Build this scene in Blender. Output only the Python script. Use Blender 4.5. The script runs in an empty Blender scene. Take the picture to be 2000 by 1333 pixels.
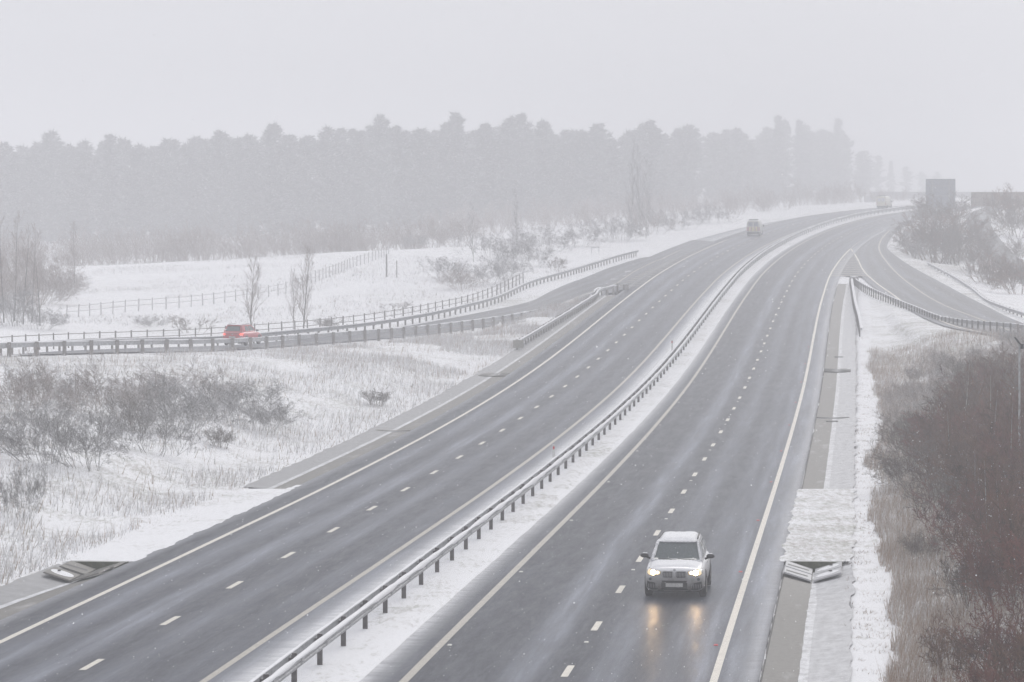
import bpy, bmesh, math, random
import numpy as np
from mathutils import Vector, Matrix, kdtree, noise
from mathutils.bvhtree import BVHTree

# ------------------------------------------------------------------ camera, sky, sun, exposure
scn = bpy.context.scene
col = scn.collection
FPX, CAMZ, HOR = 6100.0, 12.35, 385.0          # focal length in px of a 2000 px frame, eye height, eye level row
cam = bpy.data.cameras.new('camera')
cam.sensor_width = 36.0
cam.lens = FPX / 2000.0 * 36.0
cam.shift_y = -(666.5 - HOR) / 2000.0
cam.clip_start, cam.clip_end = 1.0, 6000.0
camo = bpy.data.objects.new('camera', cam)
camo.location = (0, 0, CAMZ)
camo.rotation_euler = (math.radians(90), 0, 0)
col.objects.link(camo)
scn.camera = camo

SUN_EL, SUN_AZ = math.radians(38), math.radians(25)
world = bpy.data.worlds.new('World')
scn.world = world
world.use_nodes = True
wn, wl = world.node_tree.nodes, world.node_tree.links
wn.clear()
sky = wn.new('ShaderNodeTexSky')
sky.sky_type = 'NISHITA'
sky.sun_disc = False
sky.sun_elevation = SUN_EL
sky.sun_rotation = SUN_AZ
sky.air_density, sky.dust_density, sky.ozone_density = 1.0, 4.0, 1.0
hs = wn.new('ShaderNodeHueSaturation')
hs.inputs['Saturation'].default_value = 0.10
over = wn.new('ShaderNodeMix')
over.data_type = 'RGBA'
over.inputs[0].default_value = 0.80             # an even cloud deck over most of the clear sky
over.inputs[7].default_value = (8.15, 8.2, 8.8, 1)
bg = wn.new('ShaderNodeBackground')
bg.inputs['Strength'].default_value = 0.10
wo = wn.new('ShaderNodeOutputWorld')
wl.new(sky.outputs[0], hs.inputs['Color'])
wl.new(hs.outputs[0], over.inputs[6])
wl.new(over.outputs[2], bg.inputs[0])
wl.new(bg.outputs[0], wo.inputs[0])

sun = bpy.data.lights.new('sun', 'SUN')
sun.energy = 1.5
sun.angle = math.radians(40)
sun.color = (1.0, 0.97, 0.93)
suno = bpy.data.objects.new('sun', sun)
sd = Vector((math.sin(SUN_AZ) * math.cos(SUN_EL), math.cos(SUN_AZ) * math.cos(SUN_EL), math.sin(SUN_EL)))
suno.rotation_euler = sd.to_track_quat('Z', 'Y').to_euler()
suno.location = (0, 0, 200)
col.objects.link(suno)

vs = scn.view_settings
vs.view_transform, vs.look, vs.gamma, vs.exposure = 'Standard', 'None', 1.0, -0.08
vs.use_curve_mapping = False
cy = scn.cycles
cy.max_bounces, cy.diffuse_bounces, cy.glossy_bounces, cy.volume_bounces = 6, 3, 3, 2
cy.transparent_max_bounces = 8
cy.sample_clamp_indirect = 4.0
cy.use_denoising = True
cy.denoiser = 'OPENIMAGEDENOISE'
cy.denoising_input_passes = 'RGB_ALBEDO_NORMAL'
cy.denoising_prefilter = 'ACCURATE'
HAZE = 0.0019

# ------------------------------------------------------------------ helpers
R = random.Random(7)
NP = np.random.default_rng(11)


def tag(o, label=None, cat=None, group=None, kind=None):
    for k, v in (('label', label), ('category', cat), ('group', group), ('kind', kind)):
        if v:
            o[k] = v
    return o


def link(o, parent=None):
    col.objects.link(o)
    if parent is not None:
        o.parent = parent
    return o


def empty(name, loc, rz=0.0, label=None, cat=None, group=None):
    o = bpy.data.objects.new(name, None)
    o.empty_display_size = 0.3
    o.location = loc
    o.rotation_euler = (0, 0, rz)
    return tag(link(o), label, cat, group)


def mk(name, V, F, m, parent=None, smooth=False, uv=None):
    me = bpy.data.meshes.new(name)
    me.from_pydata([tuple(map(float, v)) for v in V], [], [tuple(f) for f in F])
    if uv is not None:
        l = me.uv_layers.new(name='UVMap')
        vi = np.empty(len(me.loops), dtype=np.int32)
        me.loops.foreach_get('vertex_index', vi)
        l.data.foreach_set('uv', np.asarray(uv, dtype=np.float32)[vi].ravel())
    if smooth:
        me.polygons.foreach_set('use_smooth', [True] * len(me.polygons))
    if m is not None:
        me.materials.append(m)
    me.update()
    return link(bpy.data.objects.new(name, me), parent)


def mk_np(name, V, F, m, parent=None, smooth=False, do_link=True):
    """big meshes: V (n,3), F (m,k) all faces with k corners"""
    V = np.asarray(V, dtype=np.float32)
    F = np.asarray(F, dtype=np.int32)
    k = F.shape[1]
    me = bpy.data.meshes.new(name)
    me.vertices.add(len(V))
    me.vertices.foreach_set('co', V.ravel())
    me.loops.add(F.size)
    me.loops.foreach_set('vertex_index', F.ravel())
    me.polygons.add(len(F))
    me.polygons.foreach_set('loop_start', np.arange(0, F.size, k, dtype=np.int32))
    me.polygons.foreach_set('loop_total', np.full(len(F), k, dtype=np.int32))
    if smooth:
        me.polygons.foreach_set('use_smooth', np.ones(len(F), dtype=bool))
    if m is not None:
        me.materials.append(m)
    me.update(calc_edges=True)
    me.validate()
    o = bpy.data.objects.new(name, me)
    return link(o, parent) if do_link else o


class MB:
    """collects boxes, tubes and prisms into one mesh"""
    def __init__(s):
        s.V, s.F = [], []

    def add(s, V, F):
        b = len(s.V)
        s.V += [tuple(v) for v in V]
        s.F += [tuple(i + b for i in f) for f in F]
        return s

    def box(s, c, d, rz=0.0, tilt=None, taper=1.0, bev=0.0):
        x, y, z = d[0] / 2, d[1] / 2, d[2] / 2
        t = taper
        V = [(-x, -y, -z), (x, -y, -z), (x, y, -z), (-x, y, -z), (-x * t, -y * t, z), (x * t, -y * t, z), (x * t, y * t, z), (-x * t, y * t, z)]
        M = Matrix.Rotation(rz, 3, 'Z')
        if tilt is not None:
            M = M @ Matrix.Rotation(tilt, 3, 'X')
        V = [M @ Vector(v) + Vector(c) for v in V]
        return s.add(V, [(0, 3, 2, 1), (4, 5, 6, 7), (0, 1, 5, 4), (1, 2, 6, 5), (2, 3, 7, 6), (3, 0, 4, 7)])

    def tube(s, a, b, r0, r1=None, n=8):
        a, b = Vector(a), Vector(b)
        r1 = r0 if r1 is None else r1
        d = (b - a).normalized()
        u = d.orthogonal().normalized()
        w = d.cross(u)
        V = []
        for p, r in ((a, r0), (b, r1)):
            V += [p + (u * math.cos(2 * math.pi * i / n) + w * math.sin(2 * math.pi * i / n)) * r for i in range(n)]
        F = [(i, (i + 1) % n, n + (i + 1) % n, n + i) for i in range(n)] + [tuple(range(n))[::-1], tuple(range(n, 2 * n))]
        return s.add(V, F)

    def lathe(s, prof, c, axis='X', n=24):
        """prof: (radius, offset along the axis), closed loop"""
        V, F = [], []
        m = len(prof)
        for i in range(n):
            a = 2 * math.pi * i / n
            for r, t in prof:
                p = (t, r * math.cos(a), r * math.sin(a)) if axis == 'X' else (r * math.cos(a), r * math.sin(a), t)
                V.append(Vector(p) + Vector(c))
        for i in range(n):
            for j in range(m):
                F.append((i * m + j, ((i + 1) % n) * m + j, ((i + 1) % n) * m + (j + 1) % m, i * m + (j + 1) % m))
        return s.add(V, F)

    def build(s, name, m, parent=None, smooth=False):
        return mk(name, s.V, s.F, m, parent, smooth)


def spl(x, y):
    x, y = np.asarray(x, float), np.asarray(y, float)
    n = len(x)
    hh = np.diff(x)
    sl = np.diff(y) / hh
    m = np.zeros(n)
    m[0], m[-1] = sl[0], sl[-1]
    for i in range(1, n - 1):
        m[i] = (sl[i - 1] * hh[i] + sl[i] * hh[i - 1]) / (hh[i - 1] + hh[i])

    def g(t):
        t = np.asarray(t, float)
        i = np.clip(np.searchsorted(x, t) - 1, 0, n - 2)
        tt = np.clip(t, x[0], x[-1])
        u = (tt - x[i]) / hh[i]
        v = (2 * u**3 - 3 * u**2 + 1) * y[i] + (u**3 - 2 * u**2 + u) * hh[i] * m[i] + (-2 * u**3 + 3 * u**2) * y[i + 1] + (u**3 - u**2) * hh[i] * m[i + 1]
        return v + np.where(t > x[-1], (t - x[-1]) * m[-1], 0) + np.where(t < x[0], (t - x[0]) * m[0], 0)
    return g


def P(x, y, Y):
    """a surveyed point: sight line (pixel) and its distance -> world"""
    return ((x - 1000.0) * Y / FPX, Y, CAMZ - (y - HOR) * Y / FPX)


# main road: vertical profile, plan curve and offsets (metres), all measured from the lane-mark spacing
zr = spl([-200, 0, 40, 82, 110, 140, 170, 200, 230, 260, 290, 320, 350, 380, 410, 430, 470, 520, 560, 600, 650, 720, 900, 2000],
         [.3, .25, .17, .03, -.17, -.4, -.48, -.31, .13, .8, 1.64, 2.56, 3.48, 4.35, 5.12, 5.6, 6.6, 7.9, 8.95, 9.95, 10.9, 11.6, 12, 12])
gcur = spl([-100, 200, 315, 351, 378, 404, 431, 466, 525, 557, 578, 603, 650, 720, 800], [0, 0, 0.02, .38, 1.02, 1.85, 2.95, 4.95, 10.3, 14.7, 19, 25.2, 40, 68, 105])
lcor = spl([-100, 40, 60, 82, 109, 135, 162, 200, 300], [-2.0, -1.1, -.85, -.65, -.38, -.2, -.1, 0, 0])


def rx(Y, u=0.0):
    w = np.clip((-np.asarray(u, float) - 3) / 4, 0, 1)
    return 0.11128 * np.asarray(Y, float) - 7.572 + gcur(Y) + u + lcor(Y) * w


def onmain(x, y, dz=0.0):
    lo, hi = 60.0, 700.0
    for _ in range(50):
        m = (lo + hi) / 2
        if HOR + FPX * (CAMZ - float(zr(m)) - dz) / m - y > 0:
            lo = m
        else:
            hi = m
    return ((x - 1000) * lo / FPX, lo, float(zr(lo)) + dz)


def resample(pts, step):
    p = np.asarray(pts, float)
    s = np.r_[0, np.cumsum(np.linalg.norm(np.diff(p, axis=0), axis=1))]
    f = [spl(s, p[:, k]) for k in range(3)]
    t = np.arange(0, s[-1] + 1e-6, step)
    return np.stack([g(t) for g in f], 1)


# ------------------------------------------------------------------ materials
class NT:
    def __init__(s, name):
        s.m = bpy.data.materials.new(name)
        s.m.use_nodes = True
        s.t = s.m.node_tree
        s.n = s.t.nodes
        s.b = s.n['Principled BSDF']
        s.out = s.n['Material Output']

    def new(s, typ, **kw):
        n = s.n.new(typ)
        for k, v in kw.items():
            setattr(n, k, v)
        return n

    def put(s, sock, v):
        if isinstance(v, bpy.types.NodeSocket):
            s.t.links.new(v, sock)
        elif isinstance(v, (tuple, list)) and len(v) == 3 and sock.type == 'RGBA':
            sock.default_value = (*v, 1)
        else:
            sock.default_value = v

    def coord(s, which='Object', scale=None):
        c = s.new('ShaderNodeTexCoord').outputs[which]
        if scale is None:
            return c
        mp = s.new('ShaderNodeMapping')
        s.put(mp.inputs[0], c)
        mp.inputs['Scale'].default_value = scale
        return mp.outputs[0]

    def noise(s, vec, scale, detail=4, rough=0.55, dist=0.0):
        n = s.new('ShaderNodeTexNoise')
        s.put(n.inputs['Vector'], vec)
        n.inputs['Scale'].default_value = scale
        n.inputs['Detail'].default_value = detail
        n.inputs['Roughness'].default_value = rough
        n.inputs['Distortion'].default_value = dist
        return n.outputs['Fac']

    def ramp(s, fac, stops, interp='LINEAR'):
        r = s.new('ShaderNodeValToRGB')
        r.color_ramp.interpolation = interp
        el = r.color_ramp.elements
        while len(el) < len(stops):
            el.new(0.5)
        for e, (p, c) in zip(el, stops):
            e.position = p
            e.color = (c, c, c, 1) if not isinstance(c, (tuple, list)) else (*c, 1)
        s.put(r.inputs[0], fac)
        return r.outputs[0]

    def mix(s, fac, a, b):
        n = s.new('ShaderNodeMix', data_type='RGBA')
        s.put(n.inputs[0], fac)
        s.put(n.inputs[6], a)
        s.put(n.inputs[7], b)
        return n.outputs[2]

    def math(s, op, a, b=0.0, clamp=False):
        n = s.new('ShaderNodeMath', operation=op, use_clamp=clamp)
        s.put(n.inputs[0], a)
        s.put(n.inputs[1], b)
        return n.outputs[0]

    def bump(s, h, strength=0.3, dist=0.05):
        n = s.new('ShaderNodeBump')
        s.put(n.inputs['Height'], h)
        n.inputs['Strength'].default_value = strength
        n.inputs['Distance'].default_value = dist
        s.put(s.b.inputs['Normal'], n.outputs[0])

    def fin(s, color, rough=0.6, metal=0.0, spec=None):
        s.put(s.b.inputs['Base Color'], color)
        s.put(s.b.inputs['Roughness'], rough)
        s.put(s.b.inputs['Metallic'], metal)
        if spec is not None:
            s.put(s.b.inputs['Specular IOR Level'], spec)
        return s.m


SNOW = (0.89, 0.895, 0.91)


def m_plain(name, c, rough=0.6, metal=0.0, var=0.25, sc=6.0, spec=None):
    t = NT(name)
    n = t.noise(t.coord(), sc, 5)
    k = t.ramp(n, [(0.3, 1 - var), (0.7, 1 + var * 0.4)])
    mx = t.new('ShaderNodeMix', data_type='RGBA', blend_type='MULTIPLY')
    mx.inputs[0].default_value = 1
    t.put(mx.inputs[6], c)
    t.put(mx.inputs[7], k)
    return t.fin(mx.outputs[2], rough, metal, spec)


def m_frosted(name, c, amount=0.5, rough=0.9, sc=8.0, var=0.35, each=0.0):
    """bark, wood or metal with snow lying on what faces up and on the windward (left) side"""
    t = NT(name)
    n = t.noise(t.coord(), sc, 4)
    base = t.mix(t.ramp(n, [(0.3, 0.0), (0.7, 1.0)]), [v * (1 - var) for v in c], [min(1, v * (1 + var)) for v in c])
    if each:                                       # every plant of the kind a little lighter or darker
        rnd = t.new('ShaderNodeObjectInfo').outputs['Random']
        base = t.mix(t.ramp(rnd, [(0.0, 0.0), (1.0, 1.0)]), [v * (1 - each) for v in c], [v * (1 + each) for v in c])
    g = t.new('ShaderNodeNewGeometry').outputs['Normal']
    dp = t.new('ShaderNodeVectorMath', operation='DOT_PRODUCT')
    t.put(dp.inputs[0], g)
    dp.inputs[1].default_value = (-0.45, -0.1, 0.88)
    n2 = t.noise(t.coord(), sc * 0.35, 3)
    f = t.math('ADD', dp.outputs['Value'], t.math('MULTIPLY', t.math('SUBTRACT', n2, 0.5), 1.2))
    f = t.math('MULTIPLY', t.ramp(f, [(0.25, 0.0), (0.75, 1.0)]), amount)
    return t.fin(t.mix(f, base, SNOW), rough, 0.0, 0.2)


def m_ground():
    t = NT('snowy_ground')
    co = t.coord()
    at = t.new('ShaderNodeAttribute', attribute_name='grassy')
    fine = t.noise(t.coord('Object', (1, .30, 1)), 5.0, 8, 0.75)
    mid = t.noise(co, 0.35, 4, 0.6)
    big = t.noise(co, 0.05, 3, 0.5)
    s = t.math('ADD', t.math('MULTIPLY', fine, 1.0), t.math('ADD', t.math('MULTIPLY', mid, 0.5), t.math('MULTIPLY', big, 0.35)))
    s = t.math('ADD', s, t.math('MULTIPLY', at.outputs['Fac'], 0.42))
    f = t.ramp(t.math('SUBTRACT', s, 0.62), [(0.38, 0.0), (0.62, 0.75)])
    c2 = t.mix(t.ramp(t.noise(co, 0.9, 4), [(0.4, 0.0), (0.6, 1.0)]), (0.36, 0.33, 0.29), (0.30, 0.31, 0.24))
    c = t.mix(f, SNOW, c2)
    t.bump(t.math('ADD', t.math('MULTIPLY', fine, 0.6), mid), 0.5, 0.12)
    return t.fin(c, 0.85, 0.0, 0.2)


def m_asphalt(name, u0, u1, bands, base=(0.009, 0.0125, 0.024), rough=(0.29, 0.42), solid=()):
    """wet road; bands: (centre, width, amount) of wind-blown snow lying lengthwise between the wheel tracks"""
    t = NT(name)
    uv = t.coord('UV')
    sp = t.new('ShaderNodeSeparateXYZ')
    t.put(sp.inputs[0], uv)
    st = t.coord('UV', (0.9, 0.035, 1))
    wob = t.noise(t.coord('UV', (0.05, 0.012, 1)), 1.0, 3)
    u = t.math('ADD', sp.outputs[0], t.math('MULTIPLY', t.math('SUBTRACT', wob, 0.5), 0.5))
    mr = t.new('ShaderNodeMapRange')
    t.put(mr.inputs[0], u)
    mr.inputs[1].default_value, mr.inputs[2].default_value = u0, u1
    N = 32
    stops = []
    for i in range(N):
        uu = u0 + (u1 - u0) * i / (N - 1)
        stops.append((i / (N - 1), min(1.0, sum(a * math.exp(-((uu - c) / w) ** 2) for c, w, a in bands))))
    prof = t.ramp(mr.outputs[0], stops)
    sol = t.ramp(mr.outputs[0], [(i / (N - 1), min(1.0, sum(a * math.exp(-((u0 + (u1 - u0) * i / (N - 1) - c) / w) ** 2) for c, w, a in solid))) for i in range(N)]) if solid else None
    streak = t.noise(st, 1.8, 8, 0.72, 0.15)
    wisp = t.noise(t.coord('UV', (2.4, 0.30, 1)), 1.0, 8, 0.75, 0.4)
    cross = t.noise(t.coord('UV', (0.25, 2.2, 1)), 1.0, 4, 0.6)
    a = t.ramp(t.math('ADD', t.math('MULTIPLY', streak, .55), t.math('MULTIPLY', wisp, .45)), [(0.36, 0.12), (0.68, 1.0)])
    f = t.math('MULTIPLY', prof, a)
    f = t.math('ADD', f, t.math('MULTIPLY', t.ramp(streak, [(0.50, 0.0), (0.8, 1.0)]), 0.12))
    f = t.math('ADD', f, t.math('MULTIPLY', t.ramp(cross, [(0.62, 0.0), (0.8, 1.0)]), 0.04), clamp=True)
    if solid:
        edge = t.noise(t.coord('UV', (0.7, 2.2, 1)), 1.0, 6, 0.75)
        sol = t.math('MULTIPLY', sol, t.ramp(edge, [(0.25, 0.35), (0.6, 1.0)]))
    grain = t.noise(uv, 9.0, 5, 0.75)
    speck = t.noise(t.coord('UV', (11.0, 1.5, 1)), 1.0, 3, 0.8)
    c = t.mix(t.ramp(grain, [(0.3, 0.0), (0.7, 1.0)]), [v * 0.62 for v in base], [v * 1.5 for v in base])
    f = t.math('ADD', f, t.math('MULTIPLY', t.ramp(speck, [(0.42, 0.0), (0.75, 1.0)]), 0.07), clamp=True)
    c = t.mix(f, c, (0.66, 0.70, 0.80))
    if solid:
        c = t.mix(sol, c, SNOW)
    ro = t.math('ADD', t.math('MULTIPLY', t.ramp(wisp, [(0.35, 0.0), (0.65, 1.0)]), rough[1] - rough[0]), rough[0])
    ro = t.math('ADD', ro, t.math('MULTIPLY', f, 0.25))
    t.bump(grain, 0.10, 0.01)
    return t.fin(c, ro, 0.0, 0.08)


def m_paint(name, c, wear=0.3):
    t = NT(name)
    co = t.coord()
    n = t.noise(co, 3.5, 6, 0.7)
    n2 = t.noise(co, 18, 4, 0.7)
    f = t.ramp(t.math('ADD', t.math('MULTIPLY', n, .6), t.math('MULTIPLY', n2, .4)), [(0.50 - wear * .25, 0.0), (0.70, wear * 1.6)])
    return t.fin(t.mix(f, c, [v * .35 for v in c]), 0.5)


def m_silt():
    t = NT('channel_silt')
    uv = t.coord('UV')
    n = t.noise(uv, 5.0, 6, 0.75)
    n2 = t.noise(t.coord('UV', (1, .25, 1)), 1.0, 4, 0.6)
    c = t.mix(t.ramp(n, [(0.3, 0), (0.7, 1)]), (0.12, 0.113, 0.10), (0.22, 0.208, 0.19))
    c = t.mix(t.ramp(n2, [(0.58, 0), (0.75, 0.6)]), c, (0.5, 0.5, 0.51))
    t.bump(n, 0.5, 0.02)
    return t.fin(c, 0.6)


def m_concrete(name='channel_concrete', snow=0.5, k=1.0):
    t = NT(name)
    uv = t.coord('UV')
    n = t.noise(t.coord('UV', (3.0, 1.2, 1)), 1.0, 6, 0.7)
    n2 = t.noise(t.coord('UV', (0.8, 5.0, 1)), 1.0, 5, 0.7)
    c = t.mix(t.ramp(n2, [(0.3, 0), (0.7, 1)]), (0.24 * k, 0.24 * k, 0.245 * k), (0.42 * k, 0.42 * k, 0.43 * k))
    c = t.mix(t.math('MULTIPLY', t.ramp(n, [(0.35, 0.15), (0.65, 1)]), snow), c, (0.78, 0.79, 0.81))
    t.bump(n, 0.3, 0.02)
    return t.fin(c, 0.5)


def m_emit(name, c, strength, base=(0.8, 0.8, 0.8)):
    t = NT(name)
    t.put(t.b.inputs['Emission Color'], c)
    t.b.inputs['Emission Strength'].default_value = strength
    return t.fin(base, 0.2)


def m_body(name, c, dirt_z=0.75, dirt=(0.075, 0.066, 0.058), amount=0.9, rough=0.28, snow=0.35):
    """car paint with road dirt thrown up from below (by height on the car) and a dusting of snow on top faces"""
    t = NT(name)
    co = t.coord()
    sp = t.new('ShaderNodeSeparateXYZ')
    t.put(sp.inputs[0], co)
    n = t.noise(co, 5, 6, 0.7)
    h = t.math('ADD', sp.outputs[2], t.math('MULTIPLY', t.math('SUBTRACT', n, 0.5), 0.5))
    f = t.math('MULTIPLY', t.ramp(t.math('DIVIDE', h, dirt_z * 1.5), [(0.28, 1.0), (0.72, 0.0)]), amount)
    cc = t.mix(f, c, dirt)
    g = t.new('ShaderNodeNewGeometry').outputs['Normal']
    sn = t.new('ShaderNodeSeparateXYZ')
    t.put(sn.inputs[0], g)
    k = t.math('MULTIPLY', t.ramp(t.math('ADD', sn.outputs[2], t.math('MULTIPLY', t.math('SUBTRACT', t.noise(co, 9, 5, .7), .5), .8)), [(0.35, 0), (0.8, 1)]), snow)
    cc = t.mix(k, cc, SNOW)
    t.put(t.b.inputs['Coat Weight'], 0.4)
    return t.fin(cc, t.math('ADD', t.math('MULTIPLY', f, 0.5), rough), 0.0, 0.5)


def m_glass(name, c=(0.012, 0.02, 0.022), frost=0.12):
    t = NT(name)
    n = t.noise(t.coord(), 26, 4, 0.7)
    f = t.math('MULTIPLY', t.ramp(n, [(0.5, 0.15), (0.72, 1.0)]), frost)
    return t.fin(t.mix(f, c, (0.6, 0.63, 0.66)), 0.08, 0.0, 0.6)


M = {}
M['ground'] = m_ground()
M['snow'] = m_plain('snow', SNOW, 0.85, var=0.06, sc=14, spec=0.2)
M['line'] = m_paint('road_paint', (0.76, 0.715, 0.625), 0.25)
M['line_old'] = m_paint('worn_road_paint', (0.50, 0.465, 0.40), 0.35)
M['silt'] = m_silt()
M['concrete'] = m_concrete('channel_concrete', 0.55)
M['concrete_wet'] = m_concrete('wet_channel_concrete', 0.18, 0.62)
M['film'] = m_concrete('channel_ice', 0.95)
M['steel'] = m_frosted('galvanised_steel', (0.36, 0.365, 0.375), 0.3, 0.5, 5)
M['dark_steel'] = m_frosted('dark_steel_post', (0.10, 0.092, 0.09), 0.3, 0.6, 9)
M['timber'] = m_frosted('weathered_timber', (0.19, 0.175, 0.165), 0.5, 0.9, 9)
M['hazed_timber'] = m_frosted('frosted_hazed_timber', (0.50, 0.49, 0.49), 0.75, 0.9, 9)  # frosted, and paled further so the field fence fades like haze
M['dark'] = m_plain('dark_plastic', (0.018, 0.018, 0.019), 0.55, var=0.4, sc=14)
M['rubber'] = m_plain('rubber', (0.016, 0.015, 0.015), 0.8, var=0.4, sc=20)
M['alloy'] = m_plain('alloy', (0.28, 0.27, 0.26), 0.4, 0.6, 0.4, 12)
M['chrome'] = m_plain('dull_chrome', (0.42, 0.42, 0.43), 0.3, 0.7, 0.3, 30)
M['glass'] = m_glass('dark_glass', (0.065, 0.086, 0.088), 0.25)
M['red'] = m_body('red_car_paint', (0.55, 0.035, 0.050), 0.36, snow=0.25)
M['silver'] = m_body('pale_grey_car_paint', (0.72, 0.725, 0.735), 0.92, snow=0.85)
M['hazed_cream'] = m_body('hazed_yellow_van_paint', (0.80, 0.77, 0.62), 0.4, amount=.5, snow=0.4)  # yellow paled towards the background: haze put into the far van's colour
M['white'] = m_body('white_van_paint', (0.62, 0.61, 0.56), 0.5, amount=.4, snow=0.5)
M['plate'] = m_plain('blank_plate', (0.62, 0.62, 0.60), 0.5, var=0.25, sc=20)
M['lens'] = m_emit('headlamp_lens', (1.0, 0.76, 0.40), 0.9, (0.30, 0.30, 0.30))
M['beam'] = m_emit('headlamp_beam', (1.0, 0.66, 0.34), 190.0)
M['drl'] = m_emit('running_light', (1.0, 0.84, 0.6), 5.0)
M['tail'] = m_emit('tail_lamp', (1.0, 0.10, 0.06), 2.6, (0.5, 0.02, 0.02))
M['yellow'] = m_plain('reflective_yellow', (0.75, 0.66, 0.10), 0.5, var=.15)
M['chev_red'] = m_plain('reflective_red', (0.42, 0.05, 0.03), 0.5, var=.15)
M['sign'] = m_frosted('grey_sign_back', (0.27, 0.29, 0.33), 0.2, 0.6, 1.5, .12)
M['brown'] = m_frosted('brown_boards', (0.24, 0.205, 0.175), 0.25, 0.8, 2)
M['grate'] = m_plain('iron_grating', (0.05, 0.048, 0.046), 0.6, var=.3)
M['end_wall_stone'] = m_frosted('dark_olive_stone', (0.075, 0.08, 0.045), 0.4, 0.95, 6)
M['marker'] = m_plain('white_marker', (0.72, 0.72, 0.70), 0.5, var=.15)
M['stud_w'] = m_plain('pale_stud', (0.75, 0.74, 0.68), 0.4, var=.1)
M['stud_r'] = m_plain('red_stud', (0.62, 0.05, 0.06), 0.4, var=.1)

# ------------------------------------------------------------------ surveyed alignments of the two slip roads
NB = [P(*a) for a in ((-260, 705, 186), (0, 697, 200), (220, 691, 212), (440, 686, 226), (570, 678, 238), (700, 668, 250), (830, 656.5, 266), (950, 641, 283),
                      (1034, 626.5, 297), (1120, 602.5, 312), (1190, 574, 323))]
FBs = [P(*a) for a in ((-260, 700, 196), (-60, 697, 211), (100, 686, 224), (260, 680, 235), (440, 674, 247), (570, 662, 257), (700, 648.5, 269), (835, 626.5, 285), (912, 608.3, 298), (965, 593.7, 310),
                       (1035, 562, 331), (1105, 541, 350), (1157, 525, 368), (1227, 504, 392), (1246, 499.5, 400))]
GB = [P(*a) for a in ((1664, 554, 338), (1685, 569, 322), (1737, 594, 301), (1790, 616, 283), (1842, 636, 266), (1895, 644, 255), (1965, 650, 245), (2080, 664, 232))]
RB = [P(*a) for a in ((1813, 524, 385), (1860, 549.5, 360), (1895, 572, 338), (1930, 600, 308), (1958, 612, 292), (2000, 627, 274), (2090, 655, 250))]

# left slip: near edge / far edge as functions of Y (lofted)
nbc = resample(NB, 4.0)
fbc = resample(FBs, 4.0)
nbx, nbz = spl([p[1] for p in NB], [p[0] for p in NB]), spl([p[1] for p in NB], [p[2] for p in NB])
fbx, fbz = spl([p[1] for p in FBs], [p[0] for p in FBs]), spl([p[1] for p in FBs], [p[2] for p in FBs])


def slip_section(s):
    """cross-section s in 0..1 of the left slip: near edge point, far edge point"""
    tn = spl([0, .1, .2, .3, .4, .5, .6, .7, .8, .9, 1.0], [186, 200, 216, 233, 252, 275, 300, 326, 360, 400, 445])
    tf = spl([0, .1, .2, .3, .4, .5, .6, .7, .8, .9, 1.0], [194, 211, 230, 250, 272, 296, 322, 348, 376, 410, 452])
    yn, yf = float(tn(s)), float(tf(s))
    if yn <= 318:
        n = (float(nbx(yn)) - .55, yn + 1.0, float(nbz(yn)) + .02)
    else:
        n = (float(rx(yn, -16.6)), yn, float(zr(yn)) + .0)
        if yn < 330:
            k = (yn - 318) / 12
            n = tuple((1 - k) * a + k * b for a, b in zip((float(nbx(yn)) - .55, yn + 1.0, float(nbz(yn)) + .02), n))
    if yf < 395:
        off = 0.9 if yf < 285 else 0.9 + 2.2 * min(1, (yf - 285) / 30) * (1 if yf < 330 else max(.35, 1 - (yf - 330) / 60))
        f = (float(fbx(yf)) + off, yf - .3, float(fbz(yf)) + .02)
    else:
        f = (float(rx(yf, -20.6)), yf, float(zr(yf)))
    return n, f


mrg = spl([400, 443, 473, 497, 519, 552, 581, 620, 700], [-21.5, -20.5, -19.7, -19.2, -18.3, -16.9, -16.6, -16.6, -16.6])

# right slip: line table (left edge, right line, outer edge) by Y
SRl = [P(*a) for a in ((1662, 486, 420), (1674, 508.5, 393), (1689, 531, 361), (1715, 555, 336), (1745, 576, 316), (1760, 587, 305), (1790, 602, 290), (1825, 621, 272), (1870, 638, 255), (1960, 655, 236), (2080, 680, 220))]
SRr = [P(*a) for a in ((1786, 428.5, 535), (1737, 449.5, 490), (1719, 470, 445), (1717, 481, 425), (1737, 516, 380), (1790, 561.5, 330), (1839, 593, 300), (1895, 617.5, 277), (1930, 629, 265), (1990, 645, 249), (2110, 676, 232))]
SRo = [P(*a) for a in ((1800, 426, 540), (1757, 449, 492), (1736, 472, 447), (1733, 484, 427), (1757, 505.5, 398), (1849, 558, 340), (1930, 600, 296), (2000, 632, 264), (2110, 668, 243))]


def byY(pts, smooth=True):
    p = np.array(sorted(pts, key=lambda q: q[1]))
    return spl(p[:, 1], p[:, 0]), spl(p[:, 1], p[:, 2])


srlx, srlz = byY(SRl)
srrx, srrz = byY(SRr)
srox, sroz = byY(SRo)
SR2 = [P(*a) for a in ((2050, 575, 365), (1985, 524, 390), (1942, 484, 414), (1917, 450, 437), (1913, 428, 462), (1932, 410, 485), (1990, 402, 505), (2100, 402, 515))]

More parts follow.
